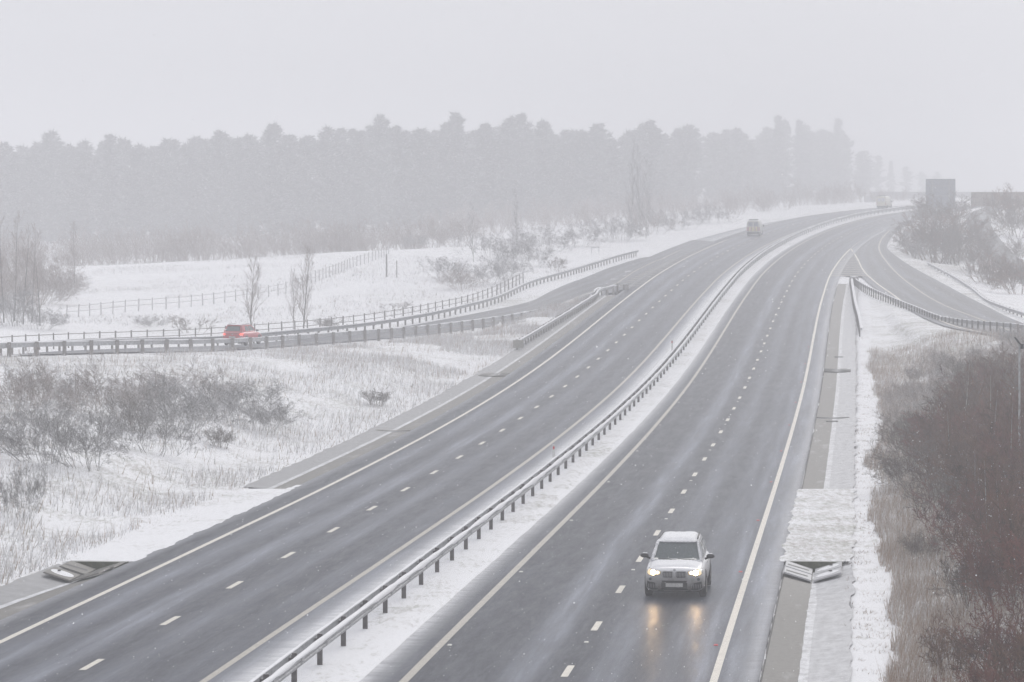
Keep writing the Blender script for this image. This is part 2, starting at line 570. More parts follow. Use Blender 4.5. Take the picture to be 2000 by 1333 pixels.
# ------------------------------------------------------------------ the terrain
corr = []        # samples (x, y, z) of built surfaces the ground must stay just below
Ym = np.r_[np.arange(20, 620, 1.6), np.arange(620, 900, 4)]
for u in (-20.0, -19.4, -18.95, -18.5, -18.0, -17.4, -16.7, -15.3, -14, -12.6, -11.2, -9.8, -8.4, -7, -5.6, -4.2, -2.8, -1.4, 0, 1.4, 2.8, 4.0, 4.8, 5.4, 6.0, 6.5, 7.0, 7.36, 8.0):
    lim = Ym < (330 if u > 4.3 else 1e9)
    Yu = Ym[lim]
    xs, zs = rx(Yu, u), zr(Yu)
    corr += list(zip(xs, Yu, zs - (np.where((Yu > 106.8) & (Yu < 137.5), .02 if u > 0 else -.08, .48) if (5.2 < u < 7.2 or -19.2 < u < -17.2) else 0.0 if -17.2 < u < 5.2 else -.075)))
for s in np.linspace(0, 1, 260):
    n, f = slip_section(s)
    for k in np.linspace(0, 1, 9):
        corr.append(tuple((1 - k) * a + k * b for a, b in zip(n, f)))
for Y in np.arange(440, 600, 1.5):
    for u in np.linspace(-16.6, float(mrg(Y)), 4):
        corr.append((float(rx(Y, u)), Y, float(zr(Y))))


def rslip(Y):
    """right slip section at distance Y: left edge, outer edge (x, z) ; None where it does not exist"""
    if Y < 420:
        xl, zl = float(srlx(Y)) - .9, float(srlz(Y))
        if Y > 330:
            k = min(1, (Y - 330) / 25)
            xm, zm = float(rx(Y, 4.3)), float(zr(Y))
            if Y > 352 or xl < xm:
                xl, zl = (1 - k) * xl + k * xm, (1 - k) * zl + k * zm
    else:
        xl, zl = float(rx(Y, 4.3)), float(zr(Y))
    xo, zo = float(srox(Y)), float(sroz(Y))
    if Y > 480:
        xo = max(xo, xl + .3)
    return (xl, zl), (xo, zo)


for Y in np.arange(222, 540, 1.3):
    (xl, zl), (xo, zo) = rslip(Y)
    for k in np.linspace(0, 1, 8):
        corr.append(((1 - k) * xl + k * xo, Y, (1 - k) * zl + k * zo))
for p in resample(SR2, 1.5):
    for dx in (-1.8, -.9, 0, .9, 1.8):
        corr.append((p[0] + dx, p[1], p[2]))
kd = kdtree.KDTree(len(corr))
for i, c in enumerate(corr):
    kd.insert((c[0], c[1], 0), i)
kd.balance()

ctl = []
for Y in (20, 50, 80, 110, 140, 170, 200, 230, 260, 290, 320, 360, 400, 450, 500, 560, 640, 760, 900):
    for u in (-18.5, -10, 0, 7.5):
        ctl.append((float(rx(Y, u)), Y, float(zr(Y))))
ctl += [(p[0], p[1], p[2]) for p in NB[:-1]] + [(p[0], p[1], p[2]) for p in FBs]
ctl += GB + RB + SR2
ctl += [P(*a) for a in ((0, 900, 132), (0, 800, 160), (300, 900, 138), (300, 780, 175), (560, 760, 190), (800, 720, 210))]
ctl += [P(*a) for a in ((0, 640, 262), (0, 600, 300), (200, 620, 290), (400, 600, 310), (600, 575, 330), (760, 560, 335), (900, 540, 345), (300, 560, 350), (600, 540, 360),
                        (0, 527, 410), (200, 520, 412), (360, 513, 412), (500, 506, 414), (700, 491, 416), (840, 486, 424), (1000, 500, 400), (1100, 478, 430), (1200, 462, 455),
                        (1340, 445, 500), (1450, 430, 530), (-300, 600, 300), (-300, 530, 410))]
ctl += [(-140, 470, .8), (-75, 470, 1.6), (-45, 470, 2.2), (-15, 470, 3.6), (-150, 600, .5), (-70, 600, 1.5), (-25, 600, 3.0), (5, 600, 6.0), (50, 640, 9.0), (80, 700, 11), (-150, 900, 4), (0, 900, 8), (120, 1000, 12), (0, 1500, 12), (-300, 1500, 12), (300, 1500, 14)]
ctl += [(float(rx(Y, 8.3 + d)), Y, float(zr(Y)) + h) for Y, d, h in ((60, 4, .9), (60, 12, 2.2), (90, 4, .8), (90, 10, 1.8), (120, 4, .7), (120, 10, 1.7), (120, 25, 2.4), (150, 4, .6), (150, 10, 1.5), (180, 4, .4), (180, 12, 1.9), (205, 4, .3), (205, 14, 1.6), (230, 4, .2), (230, 9, .7), (60, 30, 3))]
ctl += [P(*a) for a in ((1830, 530, 410), (1800, 500, 425), (1860, 480, 430), (2000, 520, 400), (2000, 470, 440), (1880, 414, 475), (2000, 405, 495), (2150, 500, 420))]
ctl += [(130, 480, 13), (110, 600, 13), (140, 700, 14), (200, 600, 16), (80, 300, 2.5), (90, 380, 6), (60, 200, 2.6), (60, 100, 3)]
ctl = np.array(ctl)
_d = np.linalg.norm(ctl[:, None, :2] - ctl[None, :, :2], axis=2)
_ker = lambda r: r * r * np.log(r + 1e-9)
_n = len(ctl)
_A = np.zeros((_n + 3, _n + 3))
_A[:_n, :_n] = _ker(_d) + np.eye(_n) * 60.0
_A[:_n, _n] = 1
_A[:_n, _n + 1:] = ctl[:, :2]
_A[_n:, :_n] = _A[:_n, _n:].T
_w = np.linalg.solve(_A, np.r_[ctl[:, 2], 0, 0, 0])


def tps(XY):
    out = np.empty(len(XY))
    for a in range(0, len(XY), 20000):
        q = XY[a:a + 20000]
        r = np.linalg.norm(q[:, None, :] - ctl[None, :, :2], axis=2)
        out[a:a + 20000] = _ker(r) @ _w[:_n] + _w[_n] + q @ _w[_n + 1:]
    return out


def ground_np(XY, drop=0.10):
    XY = np.asarray(XY, float)
    z = tps(XY)
    far = XY[:, 1] > 1000
    if far.any():
        k = np.clip((XY[far, 1] - 1000) / 400, 0, 1)
        z[far] = z[far] * (1 - k) + 12.5 * k
    z = np.clip(z, -3, 26)
    dist = np.empty(len(XY))
    for i, (x, y) in enumerate(XY):
        co, idx, d = kd.find((x, y, 0))
        dist[i] = d
        if d < 6.0:
            k = min(1.0, max(0.0, (d - 1.1) / 4.5))
            k = k * k * (3 - 2 * k)
            zc = corr[idx][2] - drop
            z[i] = zc * (1 - k) + z[i] * k
            if d < 1.1:
                z[i] = zc
    return z, dist


def wv(Y):
    """ragged line where the mown verge meets the tall grass"""
    return np.array([.75 * noise.noise(Vector((y * .09, 1.7, 0))) + .45 * noise.noise(Vector((y * .31, 9.1, 0))) + .25 * noise.noise(Vector((y * 1.1, 4.2, 0))) for y in np.ravel(Y)])


def gz(x, y):
    return float(ground_np([(x, y)])[0][0])


ys = 26.0 * 1.0115 ** np.arange(0, 400)
ys = ys[ys < 1700]
ts = np.linspace(-0.34, 0.34, 440)
GX = (ys[:, None] * ts[None, :]).ravel()
GY = np.repeat(ys, len(ts))
GX = GX + np.where(True, 0.0, 0.0)
zz, dd = ground_np(np.stack([GX, GY], 1))
# small lumps away from the built surfaces
lump = np.array([noise.noise(Vector((x * .45, y * .45, 1.3))) * .10 + noise.noise(Vector((x * .12, y * .12, 5.1))) * .22 for x, y in zip(GX, GY)])
zz = zz + lump * np.clip((dd - 1.2) / 3.0, 0, 1) * np.where(GY > 240, .4, 1.0)
nr, nc = len(ys), len(ts)
ii = np.arange(nr * nc).reshape(nr, nc)
Fq = np.stack([ii[:-1, :-1], ii[:-1, 1:], ii[1:, 1:], ii[1:, :-1]], -1).reshape(-1, 4)
gnd = mk_np('snowy_ground', np.stack([GX, GY, zz], 1), Fq, M['ground'], smooth=True)
gnd['kind'] = 'structure'
U = GX - rx(GY, 0)                                # offset from the main road's reference line
gr = np.full(len(GX), 0.12)
bank = (U < -20.5) & (GY < 330)
gr[bank] = 0.24
gr[(U < -18.5) & (U >= -20.5)] = 0.10
gr[(U > 6.9) & (U < 8.6)] = 0.08
gr[(U >= 8.5 + wv(GY)) & (GY < 250)] = 0.45
gr[(U >= 8.6) & (GY >= 250) & (U < 20)] = 0.34
gr[(GY > 470)] = 0.15
gr = np.where((U < -20.5) & (GX < nbx(GY) - 8) & (GY > 200), 0.05, gr)
at = gnd.data.attributes.new('grassy', 'FLOAT', 'POINT')
at.data.foreach_set('value', gr.astype(np.float32))

# ------------------------------------------------------------------ road sheets and markings
def sheet(name, us, Y0, Y1, step, m, dz=0.0, prof=None, kind='structure', skirt=0.0, dip=None):
    """strip along the main road between offsets us (numbers or functions of Y)"""
    n = max(2, int((Y1 - Y0) / step) + 1)
    Yv = np.linspace(Y0, Y1, n)
    V, UV = [], []
    for Y in Yv:
        row = []
        for j, u in enumerate(us):
            uu = float(u(Y)) if callable(u) else u
            z = float(zr(Y)) + dz + (prof[j] if prof else 0) - (dip(Y) * max(0.0, 1 - abs(abs(uu - (5.02 if uu > 0 else -17.02)) - 1.08) / .95) if dip else 0)
            row.append((float(rx(Y, uu)), Y, z, uu))
        if skirt:
            row = [(row[0][0], Y, row[0][2] - skirt, row[0][3])] + row + [(row[-1][0], Y, row[-1][2] - skirt, row[-1][3])]
        V += [r[:3] for r in row]
        UV += [(r[3], Y) for r in row]
    k = len(us) + (2 if skirt else 0)
    F = [(i * k + j, i * k + j + 1, (i + 1) * k + j + 1, (i + 1) * k + j) for i in range(n - 1) for j in range(k - 1)]
    o = mk(name, V, F, m, None, True, UV)
    if kind:
        o['kind'] = kind
    return o


A_L = m_asphalt('wet_asphalt_left', -17.2, -6.0, [(-17.1, .35, .45), (-15.9, .35, .12), (-14.75, .55, .42), (-13.0, .42, .55), (-11.0, .5, .30), (-9.2, .4, .2), (-7.6, .7, .25), (-7.9, .5, .25)], solid=[(-7.15, .55, 1.0), (-6.2, .7, 1.0), (-17.05, .25, .5)])
A_R = m_asphalt('wet_asphalt_right', -6.0, 5.2, [(-4.3, .3, .12), (-1.15, .42, .55), (1.05, .42, .38), (2.6, .4, .3), (3.45, .32, .45), (4.25, .35, .42), (4.75, .3, .45)], solid=[(-5.9, .7, 1.0), (-5.0, .42, 1.0), (4.95, .22, .5)])
A_S = m_asphalt('wet_asphalt_slip', -6.0, 6.0, [(-5.0, 1.2, .35), (-2.0, .6, .3), (0, .5, .3), (2.2, .6, .35), (5, 1.0, .3)], base=(0.04, 0.04, 0.044))
carL = sheet('carriageway', [-17.0, -14.9, -12.8, -10.6, -8.4, -7.2, -5.9], 24, 640, 2.2, A_L, .0, skirt=.15)
carR = sheet('carriageway', [-5.9, -4.6, -2.0, 0, 2.0, 4.0, 5.0], 24, 640, 2.2, A_R, .0, skirt=.15)
mrgl = sheet('merging_lane', [lambda Y: float(mrg(Y)), lambda Y: (float(mrg(Y)) - 17.0) / 2, -17.0], 446, 640, 3, A_L, .0, skirt=.15)

# left slip
V, UV = [], []
S = np.linspace(0, 1, 150)
for s in S:
    n, f = slip_section(s)
    for k in np.linspace(0, 1, 7):
        V.append(tuple((1 - k) * a + k * b for a, b in zip(n, f)))
        UV.append((-5 + 10 * k, V[-1][1]))
F = [(i * 7 + j, (i + 1) * 7 + j, (i + 1) * 7 + j + 1, i * 7 + j + 1) for i in range(len(S) - 1) for j in range(6)]
o = mk('slip_road', V, [f[::-1] for f in F], A_S, None, True, UV)
o['kind'] = 'structure'
# right slip
V, UV = [], []
Yv = np.arange(221, 541, 2.0)
for Y in Yv:
    (xl, zl), (xo, zo) = rslip(Y)
    for k in np.linspace(0, 1, 7):
        V.append(((1 - k) * xl + k * xo, Y, (1 - k) * zl + k * zo - (0.004 if Y > 350 else 0)))
        UV.append((-5 + 10 * k, Y))
F = [(i * 7 + j, i * 7 + j + 1, (i + 1) * 7 + j + 1, (i + 1) * 7 + j) for i in range(len(Yv) - 1) for j in range(6)]
o = mk('slip_road', V, F, A_S, None, True, UV)
o['kind'] = 'structure'
# small lane on the hillside to the right
p2 = resample(SR2, 3.0)
V, UV = [], []
for i, p in enumerate(p2):
    d = p2[min(i + 1, len(p2) - 1)] - p2[max(i - 1, 0)]
    nrm = np.array([d[1], -d[0]]) / (np.hypot(d[0], d[1]) + 1e-9)
    for k in (-1.7, 0, 1.7):
        V.append((p[0] + nrm[0] * k, p[1] + nrm[1] * k, p[2] + .03))
        UV.append((k, p[1]))
F = [(i * 3 + j, i * 3 + j + 1, (i + 1) * 3 + j + 1, (i + 1) * 3 + j) for i in range(len(p2) - 1) for j in range(2)]
o = mk('hillside_lane', V, F, A_S, None, True, UV)
o['kind'] = 'structure'

# painted lines (4 mm proud)
for u, m in ((-15.65, M['line']), (-8.4, M['line_old']), (-3.85, M['line_old']), (3.87, M['line'])):
    w = .10
    y1 = 560 if u != 3.87 else 420
    if u == -15.65:
        y1 = 452
    sheet('road_marking', [u - w, u + w], 26, y1, 3, m, .004)
V, F = [], []


def dash(V, F, u, Y, l=1.0, w=.095, dz=.004):
    b = len(V)
    for yy, uu in ((Y - l, u - w), (Y - l, u + w), (Y + l, u + w), (Y + l, u - w)):
        V.append((float(rx(yy, uu)), yy, float(zr(yy)) + dz))
    F.append((b, b + 1, b + 2, b + 3))


for u, Y0 in ((-12.0, 82.3), (0.0, 81.1)):
    V, F = [], []
    for n in range(-6, 52):
        Y = Y0 + 8.94 * n
        if Y > 28:
            dash(V, F, u, Y)
    o = mk('road_marking', V, F, M['line'])
    o['kind'] = 'structure'
# broken line across the merge and the diverge
V, F = [], []
for n in range(34):
    dash(V, F, -15.65, 454 + 4.0 * n)
for n in range(30):
    dash(V, F, 3.87, 423 + 4.0 * n)
o = mk('road_marking', V, F, M['line_old'])
o['kind'] = 'structure'


def ribbon(name, pts, w, m, dz=.012):
    p = resample(pts, 2.5)
    V = []
    for i, q in enumerate(p):
        d = p[min(i + 1, len(p) - 1)] - p[max(i - 1, 0)]
        nn = np.array([d[1], -d[0]]) / (np.hypot(d[0], d[1]) + 1e-9) * w / 2
        V += [(q[0] - nn[0], q[1] - nn[1], q[2] + dz), (q[0] + nn[0], q[1] + nn[1], q[2] + dz)]
    o = mk(name, V, [(2 * i, 2 * i + 1, 2 * i + 3, 2 * i + 2) for i in range(len(p) - 1)], m)
    o['kind'] = 'structure'
    return o


def rslip_z(x, Y):
    (xl, zl), (xo, zo) = rslip(Y)
    k = (x - xl) / (xo - xl + 1e-9)
    return zl + (zo - zl) * min(1, max(0, k))


ribbon('road_marking', [(p[0], p[1], rslip_z(p[0], p[1])) for p in resample(SRl[:-1], 3)], .2, M['line'])
ribbon('road_marking', [(p[0], p[1], rslip_z(p[0], p[1])) for p in resample(SRr[1:], 3)], .2, M['line_old'])
# left slip edge line
pts = []
for s in np.linspace(.02, .93, 80):
    n, f = slip_section(s)
    k = .17 if s < .55 else .17 + (s - .55) * .9
    pts.append(tuple((1 - k) * a + k * b for a, b in zip(n, f)))
ribbon('road_marking', pts, .18, M['line_old'], .014)
# chevrons of the diverge nose (right) and of the merge nose (left)
V, F = [], []
for Y in np.arange(350, 416, 4.2):
    xa, xb = float(rx(Y, 3.97)), float(srlx(Y)) - .12
    if xb - xa < .5:
        continue
    xm = (xa + xb) / 2
    for (x0, y0), (x1, y1) in (((xa, Y), (xm, Y + .9)), ((xm, Y + .9), (xb, Y))):
        b = len(V)
        for x, y in ((x0, y0), (x1, y1), (x1, y1 + .9), (x0, y0 + .9)):
            V.append((x, y, max(float(zr(y)), rslip_z(x, y)) + .012))
        F.append((b, b + 1, b + 2, b + 3))
o = mk('road_marking', V, F, M['line_old'])
o['kind'] = 'structure'
V, F = [], []
for Y in np.arange(331, 440, 3.6):
    s_ = (Y - 326) / 120
    xb = float(rx(Y, -15.85))
    xa = xb - max(.25, 2.6 * (1 - s_))
    b = len(V)
    for x, y in ((xa, Y - 1.2), (xb, Y), (xb, Y + .6), (xa, Y - .6)):
        V.append((x, y, float(zr(y)) + .02))
    F.append((b, b + 1, b + 2, b + 3))
o = mk('road_marking', V, F, M['line_old'])
o['kind'] = 'structure'

# central reservation: snow over rough grass, slightly mounded
cr = sheet('central_reservation', [lambda Y: -7.25 + .10 * noise.noise(Vector((Y * .7, 0, 0))), -6.6, -6.1, -5.6, -5.1, lambda Y: -4.80 + .05 * noise.noise(Vector((Y * .3, 4, 0)))],
           26, 620, .9, M['ground'], .0, prof=[.006, .05, .07, .075, .05, .006])
ca = cr.data.attributes.new('grassy', 'FLOAT', 'POINT')
ca.data.foreach_set('value', np.tile(np.array([0, .0, .12, .22, .18, .0], dtype=np.float32), len(cr.data.vertices) // 6))

# drainage channels on both sides, with a filled-in stretch between
def channel(sgn, u0, Y0, Y1):
    q = lambda a: u0 + sgn * a
    def f(us, pr, m, dz=0.0, step=.6, wob=None):
        uu = [q(a) for a in us]
        if sgn < 0:
            uu, pr = uu[::-1], pr[::-1]
        if wob:
            base = list(uu)
            uu = [(lambda Y, b=b, k=k: b + ((wob if wob < .1 else sgn * wob) * (abs(noise.noise(Vector((Y * .35, k * 3.1, 2)))) + .6 * abs(noise.noise(Vector((Y * 1.3, k * 3.1, 8))))) if k in (0, len(base) - 1) and (wob < .1 or abs(b - u0) > 1.5) else 0)) for k, b in enumerate(base)]
        dp = lambda Y: .24 * min(1, max(0, (Y - 92) / 11)) ** 1.5 if Y < 108 else 0.0
        return sheet('drainage_channel', uu, Y0, Y1, step, m, dz, prof=pr, dip=dp)
    f([.0, .06, .07], [-.10, -.10, -.14], M['grate'])
    f([.06, 1.02], [-.055, -.085], M['silt'])
    f([1.0, 1.5, 2.24], [-.088, -.055, .02], M['concrete'] if sgn > 0 else M['concrete_wet'], wob=.30)
    f([.97, 1.22], [-.079, -.072], M['film'], .006, .5, .05)


for Y0, Y1 in ((28, 106.2), (136, 336)):
    channel(1, 5.02, Y0, Y1)
for Y0, Y1 in ((28, 106.2), (137.0, 316)):
    channel(-1, -17.02, Y0, Y1)
for sgn, u0 in ((1, 4.88), (-1, -16.88)):
    tap = (lambda Y: 1.0) if sgn > 0 else (lambda Y: min(1.0, max(.12, (139 - Y) / 27)))
    us = [(lambda Y, k=k: u0 + sgn * (k * tap(Y) + (.16 * noise.noise(Vector((Y * .45, k, 3))) + .12 * noise.noise(Vector((Y * 1.7, k, 3)))) * (k in (0, 2.5)))) for k in (0, .6, 1.6, 2.5)]
    prr = [.006, .012, .016, .012]
    if sgn < 0:
        us, prr = us[::-1], prr[::-1]
    o = sheet('snowy_verge', us, 107, 136 if sgn > 0 else 138, .35, M['ground'], .0, prof=prr)
    a = o.data.attributes.new('grassy', 'FLOAT', 'POINT')
    a.data.foreach_set('value', np.full(len(o.data.vertices), .34 if sgn > 0 else .04, dtype=np.float32))


def rpos(u, Y, dz=0.0):
    return (float(rx(Y, u)), Y, float(zr(Y)) + dz)


HEAD = math.atan(0.11128)


def headwall(u0, sgn, Y, label):
    """drain inlet: dark end wall of the filled stretch, two rows of sloping precast slabs lying in a V, slots between"""
    t = empty('drain_inlet', rpos(u0 + sgn * .97, Y), -HEAD, label, 'drain inlet', 'drain inlets beside the road')
    b = MB()
    b.add([(-1.0, 1.3, .02), (1.0, 1.3, .02), (1.0, 1.3, -.1), (0, 1.3, -.40), (-1.0, 1.3, -.1), (-1.0, 1.5, .03), (1.0, 1.5, .03), (1.0, 1.5, -.1), (0, 1.5, -.40), (-1.0, 1.5, -.1)],
          [(0, 4, 3, 2, 1), (5, 6, 7, 8, 9), (0, 1, 6, 5), (1, 2, 7, 6), (2, 3, 8, 7), (3, 4, 9, 8), (4, 0, 5, 9)])
    b.build('back_wall', M['end_wall_stone'], t)
    for r in range(2):
        y = .45 - r * 2.1
        for side in (-1, 1):
            s = MB()
            c = Vector((side * .50, y, -.12 + .05 * r))
            d = Matrix.Rotation(-side * .30, 3, 'Y')
            V0 = [Vector((a, bb, cc)) for a, bb, cc in ((-.48, -.75, .0), (.48, -.75, .0), (.48, .75, .0), (-.48, .75, .0), (-.46, -.73, .05), (.46, -.73, .05), (.46, .73, .05), (-.46, .73, .05))]
            s.add([d @ v + c for v in V0], [(0, 3, 2, 1), (4, 5, 6, 7), (0, 1, 5, 4), (1, 2, 6, 5), (2, 3, 7, 6), (3, 0, 4, 7)])
            right = side * sgn > 0
            sl = s.build('slab', M['concrete'] if sgn > 0 else M['silt'], t)
            if right and (sgn > 0 or r == 1):
                V1 = []
                for k in range(16):
                    a = 2 * math.pi * k / 16
                    V1.append(d @ Vector((.40 * math.cos(a), .52 * math.sin(a) * (.8 + .3 * noise.noise(Vector((k, r, 1)))), .055)) + c)
                V1.append(d @ Vector((0, 0, .10)) + c)
                mk('snow_patch', V1, [(k, (k + 1) % 16, 16) for k in range(16)], M['snow'], sl, True)
                MB().lathe([(.06, 0), (.06, .03), (.03, .03), (.03, 0)], d @ Vector((side * .12, 0, .10)) + c, 'Z', 12).build('lifting_eye', M['grate'], sl)
            else:
                V1 = [d @ Vector(v) + c for v in ((-.40, -.30, .056), (.34, -.16, .056), (.34, .10, .056), (-.40, -.02, .056))]
                mk('slot', V1, [(0, 1, 2, 3)], M['grate'], sl)
        MB().box((0, y - .95, -.32), (1.2, .7, .05)).build('wet_bed', M['grate'], t)
    return t


headwall(5.05, 1, 105.4, 'drain inlet with two rows of snowy slabs in the channel right of the white car')
headwall(-17.05, -1, 105.4, 'dark wet drain inlet at the low end of the white snow wedge on the left')


def grating(u0, sgn, Y, n, label, m=None):
    t = empty('drain_grating', rpos(u0 + sgn * .97, Y), -HEAD, label, 'drain grating', 'drain gratings set across the channels')
    MB().box((0, 0, -.075), (1.9, n * .62 + .3, .05)).build('frame', M['concrete'], t)
    for i in range(n):
        b = MB()
        y = (i - (n - 1) / 2) * 1.05
        b.add([(-.95, y - .28, .0), (0, y - .28, -.045), (.95, y - .28, .0), (.95, y + .28, .0), (0, y + .28, -.045), (-.95, y + .28, .0),
               (-.95, y - .28, -.06), (0, y - .28, -.10), (.95, y - .28, -.06), (.95, y + .28, -.06), (0, y + .28, -.10), (-.95, y + .28, -.06)],
              [(0, 1, 4, 5), (1, 2, 3, 4), (6, 7, 1, 0), (7, 8, 2, 1), (8, 9, 3, 2), (9, 10, 4, 3), (10, 11, 5, 4), (11, 6, 0, 5)])
        b.build('bar', m or M['grate'], t)
    return t


grating(5.05, 1, 223, 4, 'four-bar drain grating across the channel beside the right edge line, far from the car')
grating(5.05, 1, 181.5, 1, 'single dark bar grating across the channel, halfway to the gore of the right slip road')
grating(-17.05, -1, 219, 4, 'barred drain grating in the left roadside channel just before the end of the inner barrier', M['silt'])
grating(-17.05, -1, 172, 1, 'single dark grating bar in the left roadside channel below the snowy bank', M['silt'])
for (u, Y, lab) in ((6.0, 179, 'square manhole frame in pale ice in the right channel beside the single grating bar'), (6.05, 237, 'square manhole frame in the right channel beyond the four-bar grating')):
    t = empty('manhole_cover', rpos(u, Y, -.055), -HEAD, lab, 'manhole')
    b = MB()
    for c, d in (((0, -.3, 0), (.66, .07, .04)), ((0, .3, 0), (.66, .07, .04)), ((-.3, 0, 0), (.07, .53, .04)), ((.3, 0, 0), (.07, .53, .04))):
        b.box(c, d)
    b.build('frame', M['grate'], t)
    MB().box((0, 0, -.005), (.5, .5, .02)).build('lid', M['concrete'], t)

# road studs
stud = MB().box((0, 0, .012), (.13, .20, .024), taper=.7)
so = None
for i in range(16):
    for u, mk_, lab, g in ((0.0, 'stud_w', 'small pale reflective stud between lane dashes of the near carriageway', 'pale road studs'),
                           (3.62, 'stud_r', 'small red reflective stud inside the right edge line', 'red road studs'),
                           (-3.62, 'stud_w', 'small amber-white stud inside the median edge line of the near carriageway', 'median edge studs')):
        Y = 86.6 + 17.88 * i - (0.6 if u else 0)
        if u and i > 9:
            continue
        o = stud.build('road_stud', M[mk_])
        o.location = rpos(u, Y)
        o.rotation_euler = (0, 0, -HEAD)
        tag(o, lab, 'road stud', g)

# ------------------------------------------------------------------ safety barriers
WPROF = [(0.0, .0), (.02, .015), (.02, .05), (.075, .09), (.075, .12), (.02, .155), (.075, .19), (.075, .22), (.02, .26), (.02, .295), (.0, .31)]


def offs(p, d):
    out = []
    for i, q in enumerate(p):
        t = p[min(i + 1, len(p) - 1)] - p[max(i - 1, 0)]
        nn = np.array([t[1], -t[0], 0]) / (np.hypot(t[0], t[1]) + 1e-9)
        out.append(q + nn * d)
    return np.array(out)


def sweep(name, p, prof, m, parent, closed=False, smooth=False, sc=None, z0=0.0, extra=None):
    """prof: (offset to the right of travel, height)"""
    k = len(prof)
    V = []
    for i, q in enumerate(p):
        t = p[min(i + 1, len(p) - 1)] - p[max(i - 1, 0)]
        nn = np.array([t[1], -t[0]]) / (np.hypot(t[0], t[1]) + 1e-9)
        k_ = sc[i] if sc else 1.0
        V += [(q[0] + nn[0] * a, q[1] + nn[1] * a, q[2] + z0 + (b - z0) * k_) for a, b in prof]
    F = []
    for i in range(len(p) - 1):
        for j in range(k if closed else k - 1):
            F.append((i * k + j, i * k + (j + 1) % k, (i + 1) * k + (j + 1) % k, (i + 1) * k + j))
    if closed:
        F += [tuple(range(k)), tuple(range((len(p) - 1) * k, len(p) * k))[::-1]]
    if extra is not None and extra.V:
        b0 = len(V)
        V += extra.V
        F += [tuple(i + b0 for i in f) for f in extra.F]
    o = mk(name, V, F, m, parent, smooth)
    return o


def barrier(path, name, label, cat, group, sides, spacing, postw=(.11, .10), hgt=.62, postm='dark_steel', postoff=0.0, snow=1.0, step=3.6, post_h=None, near_first=True):
    path = np.asarray(path, float)
    base = tuple(path[0])
    t = empty(name, base, 0, label, cat, group)
    loc = path - path[0]
    p = resample(loc, step)
    for sd_ in sides:
        off = .14 * sd_ if len(sides) > 1 else .06 * sd_
        pr = [(off + sd_ * a, hgt - .31 + b) for a, b in WPROF]
        pr2 = pr + [(off - sd_ * .006, hgt), (off - sd_ * .006, hgt - .31)]
        lap = MB()
        if len(sides) > 1:                        # bolted lap joints are part of the rail
            for i in range(0, len(p) - 1):
                d = p[i + 1] - p[i]
                n_ = np.array([d[1], -d[0]]) / np.hypot(d[0], d[1]) * (off + sd_ * .06)
                for hz_ in (.105, .205):
                    lap.box((p[i][0] + n_[0], p[i][1] + n_[1], p[i][2] + hgt - .31 + hz_), (.05, .36, .06), -math.atan2(d[0], d[1]))
        bm_ = sweep('rail', p, pr2, M['steel'], t, True, extra=lap)
        if snow > 0:
            rear = len(sides) > 1 and sd_ < 0
            w = .055 * snow * (.7 if rear else 1)
            c = off + sd_ * .035
            pp = resample(loc, step / 4)
            jit = [max(.05, (.35 if rear else .9) + 1.3 * noise.noise(Vector((i * .45, sd_ * 3, base[0])))) for i in range(len(pp))]
            if len(sides) > 1 and not rear:
                pr3 = [(off - .03, hgt - .012), (off - .02, hgt + .025), (off + .03, hgt + .045), (off + .085, hgt + .02), (off + .105, hgt - .03), (off + .09, hgt - .085), (off + .07, hgt - .10)]
            else:
              pr3 = [(c - w, hgt - .012), (c - w * .9, hgt + .022), (c - w * .35, hgt + .042), (c + w * .4, hgt + .040), (c + w, hgt + .014), (c + w * 1.02, hgt - .03)]
            sweep('snow_cap', pp, pr3, M['snow'], bm_, True, True, jit, hgt - .012)
    q = resample(loc, spacing)
    hh = post_h or (hgt + .02)
    pm = MB()
    pm.box((0, 0, hh / 2 - .15), (postw[0], postw[1], hh + .3))
    if len(sides) > 1:
        pm.box((0, 0, hgt - .16), (.26, .09, .16))
    pm.box((0, 0, hh + .008), (postw[0] * .9, postw[1] * .9, .02))
    me = None
    order = sorted(range(len(q)), key=lambda i: q[i][1] + base[1])
    vis = [i for i in order if abs(q[i][0] + base[0]) < .19 * (q[i][1] + base[1])]
    keep = vis[:98]
    for i in keep:
        d = q[min(i + 1, len(q) - 1)] - q[max(i - 1, 0)]
        rz = -math.atan2(d[0], d[1])
        nn = np.array([d[1], -d[0], 0]) / (np.hypot(d[0], d[1]) + 1e-9)
        c = q[i] + nn * postoff
        if me is None:
            po = pm.build('post', M[postm], t)
            me = po.data
        else:
            po = link(bpy.data.objects.new('post', me), t)
        po.location = c
        po.rotation_euler = (0, 0, rz)
    rest = [i for i in range(len(q)) if i not in set(keep)]
    if rest:
        b = MB()
        for i in rest:
            b.box((q[i][0], q[i][1], q[i][2] + hh / 2 - .15), (postw[0], postw[1], hh + .3))
        o = b.build('post', M[postm], t)
        o['kind'] = 'stuff'
    return t


BG = 'steel safety barriers along the roads'
Yb = np.arange(46, 640, 3.0)
cpath = np.stack([rx(Yb, -6.05), Yb, zr(Yb) + .05], 1)
central = barrier(cpath, 'safety_barrier', 'double-sided steel barrier with snow-topped rails between the two carriageways', 'safety barrier', BG, (1, -1), 3.6, (.13, .10), .80, snow=1.25)

barrier(NB[:-1] + [P(1205, 571, 324.5)], 'safety_barrier', 'long steel barrier on tall posts in front of the red car, atop the snowy bank', 'safety barrier', BG, (-1,), 3.2, (.20, .16), .88, 'timber', .10, 1.0)
barrier(FBs, 'safety_barrier', 'snow-topped steel barrier behind the red car, on the far side of the left slip road', 'safety barrier', BG, (1,), 1.9, (.13, .12), .72, 'timber', -.08, 1.9)
